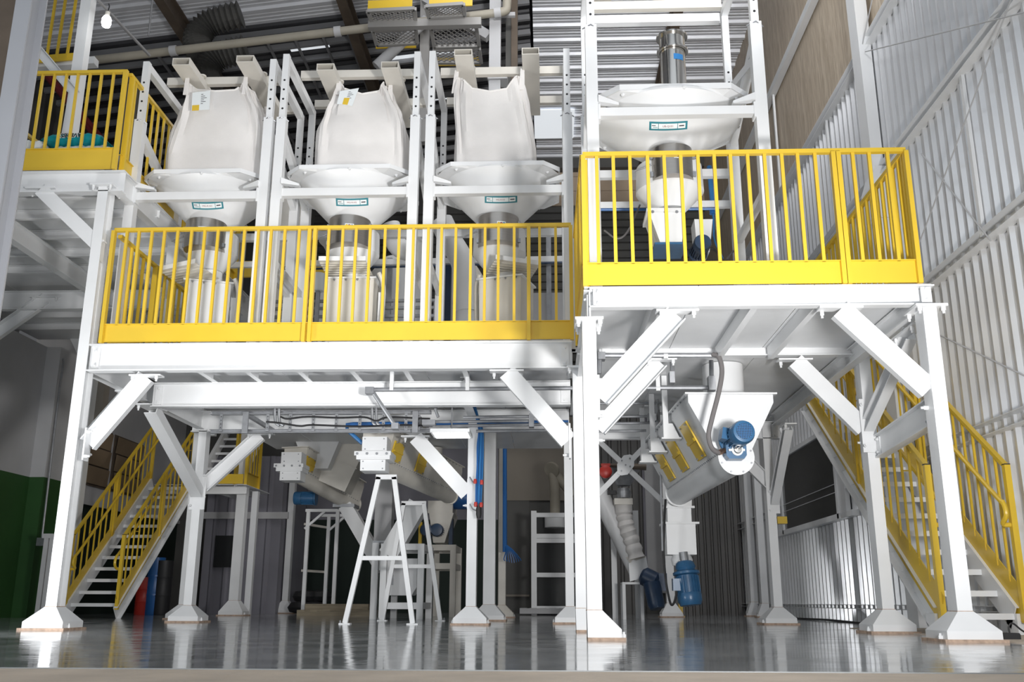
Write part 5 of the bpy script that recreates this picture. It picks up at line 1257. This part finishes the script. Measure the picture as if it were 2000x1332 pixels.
tag(MB().tube(curve_pts([at(*p, Y=q) for p, q in (((1392, 692), 8.0), ((1404, 697), 7.97), ((1410, 725), 7.95), ((1404, 765), 7.93), ((1390, 820), 7.93), ((1384, 850), 7.95), ((1390, 874), 7.98), ((1403, 884), 8.02), ((1412, 881), 8.05))], 8), .021, 10).build('flexible_conduit', M['hose'], smooth=True), 'dark flexible hose curving down from a conduit to the blue motor', 'hose')
tag(MB().tube([at(1404, 884, Y=8.02), at(1414, 880, Y=8.06)], .024, 10).build('hose_gland', M['copper'], smooth=True), 'small copper gland where the dark hose meets the blue motor', 'fitting')
pipes('air_pipe', 'blue air pipe behind the ladder tray, elbow at its left end', 'pipe', [((678, 841), (678, 829), (690, 828), (1110, 824))], 'bluepipe', .022, (), 10.5)
pipes('air_pipe', 'light blue pipe stub slanting to the nearer white end boxes', 'pipe', [((676, 838), (708, 866))], 'lightblue', .022, (), 10.42)
pipes('air_pipe', 'dark blue pipe dropping behind the broad white columns', 'pipe', [((1076, 862), (986, 862), (986, 1078)), ((986, 862), (986, 848))], 'bluepipe', .035, (), 14.6)
t = thing('hose_bundle', 'blue hoses bundled on the hose column, red and black ends', 'hose', at(936, 950, Y=10.3))
for k in range(6):
    dx = (k-2.5)*2.1; r_ = random.Random(k)
    pts = [(926+dx*.3, 792), (932+dx*.4, 815), (939+dx*.6, 840), (938+dx, 870), (937+dx+r_.uniform(-1, 1), 910), (935+dx+r_.uniform(-1, 1), 950), (934+dx*.8, 985+r_.uniform(-6, 6))]
    MB().tube(curve_pts([at(*p, Y=10.28+.012*(k % 3)) for p in pts]), .011, 6).build('hose', M['lightblue' if k % 2 else 'bluepipe'], t, smooth=True)
for px, py in ((928, 941), (941, 943), (929, 986), (940, 987)):
    MB().lathe(at(px, py, Y=10.26), [(.016, -.02), (.02, 0), (.016, .03)], 10).build('red_fitting', M['red'], t, smooth=True)
MB().lathe(at(935, 1012, Y=10.28), [(.022, 0), (.03, .04), (.03, .10), (.02, .13)], 12).build('black_nozzle', M['rubber'], t, smooth=True)
for py in (932, 985): MB().tube([at(918, py, Y=10.38), at(923, py+9, Y=10.3), at(930, py+12, Y=10.28)], .008, 6).build('hook', M['galv'], t, smooth=True)
t = thing('cord_bunch', 'blue cords splaying out at the end of the dark blue pipe', 'cord', at(1000, 1078, Y=14.6))
for k in range(8):
    a = (k-3.5)*4.5; MB().tube(curve_pts([at(986, 1062, Y=14.6), at(990+a*.4+5, 1074, Y=14.55), at(994+a+6, 1088+abs(a)*.2, Y=14.55), at(995+a+7, 1100-abs(a)*.3, Y=14.55)]), .008, 5).build('cord', M['bluepipe'], t, smooth=True)
t = thing('panel_light', 'lit square panel lamp hanging under the left platform', 'lamp', (-.99, 9.68, 1.90))
MB().span((-1.19, 9.5, 1.886), (-.79, 9.88, 1.922)).build('lamp_housing', M['white'], t)
MB().span((-1.165, 9.53, 1.883), (-.815, 9.86, 1.889)).build('diffuser', M['lamp'], t)
MB().tube([(-.99, 9.69, 1.92), (-.99, 9.69, 2.43)], .008, 6).build('lamp_rod', M['galv'], t)
# small floor things
p = at(1970, 1228, Z=0.0); p = V((at(1970, 1222, Y=6.75).x, 6.75, .006))
t = thing('power_adapter', 'small black plug box on the floor at the foot of the right stairs', 'plug', p)
MB().loft([[p+V((x*.055*k, y*.035*k, z)) for x, y in ((-1, -1), (1, -1), (1, 1), (-1, 1))] for z, k in ((0, 1), (.03, 1), (.04, .9))]).build('box_body', M['rubber'], t)
MB().tube(curve_pts([p+V((.0, 0, .035)), p+V((.0, 0, .08)), p+V((.03, 0, .10)), p+V((.10, .02, .05)), p+V((.2, .05, .012)), p+V((.35, .1, .008))]), .006, 6).build('lead', M['rubber'], t, smooth=True)
p = at(1620, 1209, Z=0); tag(MB().tube(curve_pts([V((3.62, y, .012+.006*math.sin(y*3))) for y in (9.9, 10.8, 11.9, 13.2, 14.6, 15.8)]), .014, 6).build('cable', M['rubber'], smooth=True), 'black cable lying on the floor along the right wall', 'cable')
t = thing('wall_conduit', 'thin steel conduit bending over the top of the white pilaster', 'conduit', (-7.32, 13.7, 0))
MB().tube(curve_pts([at(102, 697, Y=13.95), at(112, 694, Y=13.9), at(121, 699, Y=13.85), at(123, 712, Y=13.8), at(116, 760, Y=13.75)])+[at(82, 1050, Y=13.6)], .016, 8).build('conduit_run', M['galv'], t, smooth=True)
MB().span(at(72, 1050, Y=13.6), at(88, 1066, Y=13.6)+V((0, .12, 0))).build('junction_box', M['galv'], t)
t = thing('pipe_stand', 'pale pipe stand on the floor behind the tall left column', 'stand', (at(95, 1195, Y=12.8).x, 12.8, 0))
for px in (84, 95): q = at(px, 1120, Y=12.8); MB().span((q.x-.03, 12.77, 0), (q.x+.03, 12.83, at(px, 1050, Y=12.8).z)).build('stand_post', M['wallwhite'], t)
MB().hollow(at(85, 1047, Y=12.8), at(108, 1047, Y=12.8), .08, .06).build('top_tube', M['wallwhite'], t)

# ------------------------------------------------------------------ upper left: post, brace, railing, sacks, pipes, bulb
Yp = 9.4
t = thing('deck_post', 'white square post rising from the upper left deck with a brace', 'post', (at(135, 275, Y=Yp).x, Yp, zru))
q = at(148, 180, Y=Yp); MB().span((q.x-.06, Yp-.05, zru), (q.x+.06, Yp+.07, 7.6)).build('post', M['white'], t)
MB().chan(at(45, 62, Y=Yp-.1), at(146, 182, Y=Yp-.1), .07, .10, .008).build('brace_bar', M['white'], t)
MB().bar(at(146, 182, Y=Yp-.1), at(130, 275, Y=Yp-.1), .09, .09, up=(0, 1, 0)).build('stub_post', M['white'], t)
t = thing('upper_railing', 'upper yellow railing of four tall bars at the top left corner', 'railing', at(100, 115, Y=10.6))
MB().bar(at(40, 119, Y=10.6), at(152, 110, Y=10.6), .02, .10).build('toe_board', M['yellow'], t)
for a, b in ((90, 74), (109, 91), (129, 110), (150, 130)): MB().bar(at(a, 0, Y=10.6)+V((0, 0, .6)), at(b, 114, Y=10.6), .028).build('baluster', M['yellow'], t)
MB().bar(at(36, -50, Y=10.6), at(152, -60, Y=10.6), .04).build('top_rail', M['yellow'], t)
MB().bar(at(20, 119, Y=10.7)-V((0, 0, .1)), at(190, 108, Y=10.7)-V((0, 0, .1)), .12, .1).build('floor_beam', M['white'], t)
for i, (a, b) in enumerate((((55, 103), (215, 292)), ((62, 112), (208, 296)))):
    tag(MB().tube([at(*a, Y=11.5), at(*b, Y=14.2)], .06-.02*i, 8).build('sprinkler_pipe', M['redpipe'], smooth=True), ['thicker dark red pipe slanting along the left wall', 'thinner dark red pipe right under the thicker one'][i], 'pipe')
def sack(label, c, w, d, h, material, rz=0, seed=0, name='sack'):
    rnd = random.Random(seed); t = thing(name, label, 'sack', (c[0], c[1], c[2])); c = V(c); R = Matrix.Rotation(rz, 3, 'Z')
    nu, nv = 28, 9; rings = []
    for i in range(nu+1):
        u = -1+2*i/nu; k = (1-abs(u)**5)**.5 if abs(u) < 1 else 0.0; ring = []
        for j in range(2*nv):
            a = 2*math.pi*j/(2*nv); y = math.copysign(abs(math.cos(a))**.55, math.cos(a)); z = math.copysign(abs(math.sin(a))**.8, math.sin(a))
            wr = .012*math.sin(u*17+j*1.3+seed)+.01*math.sin(j*2.1+u*9)
            ring.append(c+R @ V((u*w/2, y*d/2*(.93+.07*k), h/2+z*(h/2*max(.08, k**1.2)+wr*k))))
        rings.append(ring)
    MB().loft(rings).build('sack_body', M[material], t, smooth=True)
    for s in (-1, 1): MB().plate([c+R @ V((s*w/2*1.0, -d*.45, h/2-.01)), c+R @ V((s*w/2*1.0, d*.45, h/2-.01)), c+R @ V((s*(w/2+.03), d*.45, h/2-.02)), c+R @ V((s*(w/2+.03), -d*.45, h/2-.02))], .006).build('sewn_end', M[material], t)
    return t
Ys = 8.62
zs_ = at(140, 292, Y=Ys).z
p0_, p1_ = at(86, 280, Y=Ys), at(206, 283, Y=Ys)
pt = thing('pallet', 'wooden pallet under the sacks on the upper left deck', 'pallet', (p0_.x, Ys, zru))
MB().span((p0_.x-.45, Ys-.2, zru), (p1_.x+.1, Ys+.5, zru+.14)).build('pallet_block', M['wood'], pt)
hl = (zs_-.05-zru-.14)/2
for i in range(2): sack(['bottom', 'second'][i]+' white sack of the pile under the teal sack', ((p0_.x+p1_.x)/2-.1, Ys+.15, zru+.14+i*hl), .95, .5, hl, 'bag', seed=i)
sack('white sack with a teal corner left of the teal sack', ((at(20, 285, Y=Ys).x+at(88, 285, Y=Ys).x)/2, Ys+.1, zs_-.06), .42, .38, .15, 'paper', seed=5)
sack('lower white sack left in the pile, below the white one', ((at(20, 285, Y=Ys).x+at(88, 285, Y=Ys).x)/2, Ys+.15, zru+.14), .5, .5, zs_-.06-zru-.14, 'bag', seed=8)
sack('white sack with teal print squeezed right under the teal sack', (at(165, 288, Y=Ys).x, Ys+.15, zs_-.05), .60, .42, .08, 'paper', seed=6)
tl = sack('teal sack with upside down lettering on top of the pile', ((p0_.x+p1_.x)/2, Ys+.12, zs_+.03), (p1_.x-p0_.x), .40, .13, 'tealbag', rz=-.05, seed=3)
cn = V(((p0_.x+p1_.x)/2, Ys-.082, zs_+.112))
lettering('AVERES', .078, cn+V((.0, -.0, .004)), Matrix.Rotation(-.05, 3, 'Z') @ Matrix.Rotation(math.radians(80), 3, 'X') @ Matrix.Rotation(math.pi, 3, 'Z'), M['paper'], tl, extrude=.002)
lettering('AVERES', .066, cn+V((.0, -.004, .005)), Matrix.Rotation(-.05, 3, 'Z') @ Matrix.Rotation(math.radians(80), 3, 'X') @ Matrix.Rotation(math.pi, 3, 'Z'), M['ink'], tl, extrude=.003)
t = thing('light_bulb', 'lit bulb hanging from a thin rod at the top left', 'lamp', at(208, 40, Y=9.2)); c = at(208, 42, Y=9.2)
MB().lathe(c, [(.01, -.075), (.04, -.062), (.052, -.02), (.05, .03), (.035, .06), (.02, .068)], 20).build('bulb', M['bulb'], t, smooth=True)
MB().lathe(c, [(.022, .065), (.026, .07), (.026, .12), (.012, .13)], 14).build('socket', M['cream'], t, smooth=True)
MB().tube(curve_pts([c+V((0, 0, .13)), c+V((.01, 0, .19)), c+V((-.01, .02, .24))]), .006, 6).build('cord', M['rubber'], t, smooth=True)
t = thing('lamp_conduit', 'thin dark conduit slanting above the lit bulb', 'conduit', at(235, 50, Y=9.4))
MB().tube([at(186, -6, Y=9.25), at(292, 108, Y=10.6)], .018, 8).build('conduit_run', M['purlin'], t, smooth=True)
Yb_ = 12.4
t = thing('overhead_pipe', 'long beige overhead pipe with white clamps crossing above the bags', 'pipe', at(560, 70, Y=Yb_))
MB().tube([at(120, 125, Y=Yb_), at(980, 24, Y=Yb_)], .062, 14).build('pipe_run', M['pipebeige'], t, smooth=True)
MB().tube(curve_pts([at(978, 24, Y=Yb_), at(988, 20, Y=Yb_), at(990, 8, Y=Yb_), at(991, -20, Y=Yb_)]), .066, 12).build('elbow', M['pipebeige'], t, smooth=True)
a, b = at(120, 125, Y=Yb_), at(980, 24, Y=Yb_); d_ = (b-a).normalized()
for f in (.255, .628, .99): MB().tube([a+(b-a)*f-d_*.05, a+(b-a)*f+d_*.05], .078, 14).build('pipe_clamp', M['wallwhite'], t, smooth=True)
t = thing('pipe_column', 'pale vertical column at the end of the beige overhead pipe', 'column', at(967, 100, Y=12.6)); q = at(967, 80, Y=12.6)
MB().span((q.x-.085, 12.55, 2.5), (q.x+.085, 12.7, 10.2)).build('shaft', M['wallwhite'], t)
MB().span((q.x-.1, 12.5, at(967, 160, Y=12.6).z), (q.x+.19, 12.75, at(967, 145, Y=12.6).z)).build('bracket', M['wallwhite'], t)
MB().span((q.x, 12.56, at(967, 34, Y=12.6).z), (q.x+.30, 12.62, at(967, 27, Y=12.6).z)).build('arm', M['wallwhite'], t)
t = thing('roof_column', 'dark steel roof column right of the pale pipe column', 'column', at(1000, 100, Y=13.4)); q = at(1000, 60, Y=13.4)
MB().span((q.x-.10, 13.4, 2.5), (q.x-.01, 13.5, 10.4)).build('grey_flange', M['darkwall'], t); MB().span((q.x-.01, 13.35, 2.5), (q.x+.09, 13.5, 10.4)).build('shaft', M['brownbeam'], t)
t = thing('walkway', 'grey mesh floored overhead walkway with yellow edge boards', 'walkway', at(830, 60, Z=8.3))
Zw = 8.3
for cs in (((718, 22), (810, 17), (812, 40), (728, 44)), ((832, 13), (905, 8), (908, 30), (838, 34)), ((728, 60), (812, 55), (815, 84), (736, 88)), ((842, 55), (930, 50), (936, 90), (848, 92)), ((848, 98), (936, 95), (940, 122), (852, 122))):
    P4 = [at(*c_, Z=Zw) for c_ in cs]; fr = MB()
    for i in range(4): fr.bar(P4[i], P4[(i+1) % 4], .05, .05)
    f_ = fr.build('panel_frame', M['mesh'], t); ms = MB(); n_ = 8
    def pp(u, v): return (P4[0]*(1-u)+P4[1]*u)*(1-v)+(P4[3]*(1-u)+P4[2]*u)*v
    for k in range(-n_, n_):
        for sg in (1, -1):
            u0, v0, u1, v1 = k/n_, 0, k/n_+.62, 1
            if u0 < 0: v0 = -u0/.62; u0 = 0
            if u1 > 1: v1 = (1-k/n_)/.62; u1 = 1
            if v0 < v1 <= 1:
                A, B = (pp(u0, v0), pp(u1, v1)) if sg > 0 else (pp(1-u0, v0), pp(1-u1, v1))
                ms.bar(A, B, .012, .006)
    ms.build('expanded_mesh', M['mesh'], f_, kind='stuff')
for a, b, h in (((718, 20), (804, 15), .18), ((838, 10), (922, 4), .22), ((734, 92), (812, 88), .10), ((850, 126), (938, 124), .14)):
    p, q = at(*a, Z=Zw+.05), at(*b, Z=Zw+.05); MB().span((p.x, p.y, Zw+.03), (q.x, p.y+.02, Zw+.03+h)).build('edge_board', M['yellow'], t)
p, q = at(720, 50, Z=Zw-.05), at(940, 44, Z=Zw-.05); MB().bar(p, q, .10, .12).build('cross_beam', M['mesh'], t)
for px in (830,):
    p, q = at(px, 5, Y=12.9), at(px+2, 140, Y=12.9); MB().bar(p+V((0, 0, .4)), q-V((0, 0, 1.2)), .14, .12, up=(0, 1, 0)).build('support_post', M['mesh'], t)
MB().bar(at(830, -2, Y=12.8), at(955, 72, Y=12.7), .12, .14).build('angle_brace', M['wallwhite'], t)
MB().tube([at(735, 130, Y=12.7), at(833, 38, Y=12.7)], .085, 12).build('round_brace', M['wallwhite'], t, smooth=True)
for i, pts in enumerate((((470, 28), (410, 45), (385, 75), (392, 105)), ((480, 95), (425, 112), (402, 140), (408, 172)))):
    Pp = curve_pts([at(*p, Y=13.2) for p in pts], 12)
    tag(MB().tube(Pp, [.17 if k % 2 else .225 for k in range(len(Pp))], 14).build('flexible_duct', M['darkwall'], smooth=False), ['upper ribbed dark flexible duct under the roof', 'lower ribbed dark flexible duct under the roof'][i], 'duct')
tag(MB().tube([at(295, 10, Y=11.4)+V((0, 0, 2.2)), at(290, 70, Y=11.4)], .012, 6).build('hanging_rod', M['purlin']), 'thin rod hanging beside the left brown rafter', 'rod')
q = at(272, 90, Y=15.5); tag(MB().span((q.x-.15, 15.4, 3.0), (q.x+.15, 15.6, 9.6)).build('roof_post', M['beige']), 'dull beige post under the roof behind the left bag frame', 'post')
# wires on the right wall
for i, (a, b) in enumerate((((1976, -5), (1752, 590)), ((1690, 101), (2010, 22)), ((1705, -8), (1682, 98)), ((1800, 300), (1935, 470)), ((1815, 645), (2010, 738)))):
    tag(MB().tube([at(*a, X=XW-.14), at(*b, X=XW-.14)], .007, 6).build('bracing_wire', M['wallwhite']), ['long white wire slanting across the upper right wall', 'thin wire from the wall column to the top right corner', 'short wire rising along the wall column', 'beige wire slanting down behind the right railing', 'white wire sloping down over the ribs beside the front right column'][i], 'wire')

# ------------------------------------------------------------------ plant behind the bag frames on the lower platform
Yr_ = 11.6
for i, (px, r, z0, z1, m) in enumerate(((545, .34, 3.2, 5.4, 'cream'), (780, .36, 3.0, 4.5, 'white'), (905, .30, 2.9, 4.4, 'cream'))):
    x = at(px, 520, Y=Yr_).x
    t = thing('process_vessel', ['left', 'middle', 'right'][i]+' round vessel with cone behind the bag frames', 'vessel', (x, Yr_, zd))
    MB().lathe((x, Yr_, 0), [(.10, zd+.02), (.10, zd+.25), (r, z0), (r, z1-.2), (r*.6, z1), (.1, z1)], 32).build('vessel_body', M[m], t, smooth=True)
    for a in (.6, 2.6, 4.6): MB().span((x+r*math.cos(a)-.03, Yr_+r*math.sin(a)-.03, zd), (x+r*math.cos(a)+.03, Yr_+r*math.sin(a)+.03, z0+.2)).build('leg', M['white'], t)
    MB().lathe((x, Yr_, 0), [(r+.03, z0), (r+.03, z0+.04)], 32).build('band', M['white'], t, smooth=True)
for i, (pts, r, m, lab) in enumerate((([(762, 440), (775, 478), (800, 490), (815, 470)], .12, 'white', 'bent white duct showing right of the middle stainless collar'), ([(862, 432), (880, 470), (905, 520), (910, 610)], .14, 'white', 'white duct sweeping down left of the right hopper'), ([(640, 460), (655, 480), (690, 560), (700, 640)], .13, 'white', 'white duct half hidden behind the middle hopper'))):
    t = thing('process_duct', lab, 'duct', at(*pts[0], Y=10.6)); MB().tube(curve_pts([at(*p, Y=10.6) for p in pts]), r, 18).build('duct', M[m], t, smooth=True)
    e = at(*pts[-1], Y=10.6); MB().lathe((e.x, 10.6, 0), [(r*1.2, zd), (r*.9, max(e.z, zd+.1))], 18).build('duct_foot', M[m], t, smooth=True)
t = thing('pipe_rail', 'white rail with blue pipe running behind the bag frames', 'rail', at(800, 512, Y=10.9))
MB().bar(at(330, 520, Y=10.9), at(1112, 506, Y=10.9), .05, .07).build('rail', M['white'], t); MB().tube([at(500, 528, Y=10.88), at(1112, 512, Y=10.88)], .014, 8).build('pipe', M['bluedark'], t, smooth=True)
for px in (468, 760, 1072): q = at(px, 560, Y=10.95); MB().span((q.x-.03, 10.92, zd), (q.x+.03, 10.98, at(px, 440 if px != 760 else 505, Y=10.95).z)).build('rail_post', M['galv'], t)
for i, (px, a, m, lab) in enumerate(((576, 455, 'bluedark', 'dark blue riser post behind the left bag frames'), (874, 512, 'bluedark', 'blue grey pole left of the right hopper'), (590, 430, 'wallwhite', 'grey white post behind the first railing post'))):
    q = at(px, 560, Y=11.0); tag(MB().span((q.x-.045, 10.98, zd), (q.x+.045, 11.06, at(px, a, Y=11.0).z)).build('riser_post', M[m]), lab, 'post')
t = thing('yellow_beam', 'yellow beam low behind the left and middle bag frames', 'beam', at(530, 520, Y=13)); p, q = at(430, 540, Y=13), at(640, 508, Y=13)
MB().span((p.x, 13, p.z), (q.x, 13.06, q.z)).build('beam', M['yellow'], t)
for f in (.05, .95): MB().span((p.x+(q.x-p.x)*f-.04, 13.0, zd), (p.x+(q.x-p.x)*f+.04, 13.08, p.z)).build('beam_post', M['white'], t)
t = thing('white_drum', 'small white drum left of the middle chute box', 'drum', at(622, 560, Y=9.4)); c = at(622, 560, Y=9.6)
MB().lathe((c.x, 9.6, 0), [(.06, c.z-.05), (.065, at(622, 535, Y=9.6).z)], 20).build('drum_body', M['paper'], t, smooth=True); MB().span((c.x-.02, 9.58, zd), (c.x+.02, 9.62, c.z-.03)).build('drum_stand', M['galv'], t)
t = thing('tray_rack', 'grey cable tray rack standing low behind the middle posts', 'rack', at(790, 600, Y=10.3))
for px0, px1 in ((528, 640), (745, 850)):
    a, b = at(px0, 588, Y=10.3), at(px1, 588, Y=10.3)
    for py in (588, 602, 618): z = at(700, py, Y=10.3).z; MB().bar(V((a.x, 10.3, z)), V((b.x, 10.3, z)), .04, .03).build('tray_rail', M['galv'], t)
    for k in range(5): x = a.x+(b.x-a.x)*k/4; MB().span((x-.015, 10.29, zd), (x+.015, 10.31, a.z)).build('tray_post', M['purlin'], t)
t = thing('white_cabinet', 'white cabinet low behind the right end of the left railing', 'cabinet', at(1075, 600, Y=11)); p, q = at(1030, 572, Y=11), at(1112, 640, Y=11)
MB().span((p.x, 11, zd), (q.x, 11.2, p.z)).build('cabinet_body', M['wallwhite'], t); MB().span(((p.x+q.x)/2+.0, 10.985, zd+.05), (q.x-.03, 11, p.z-.05)).build('cabinet_door', M['wallwhite'], t)
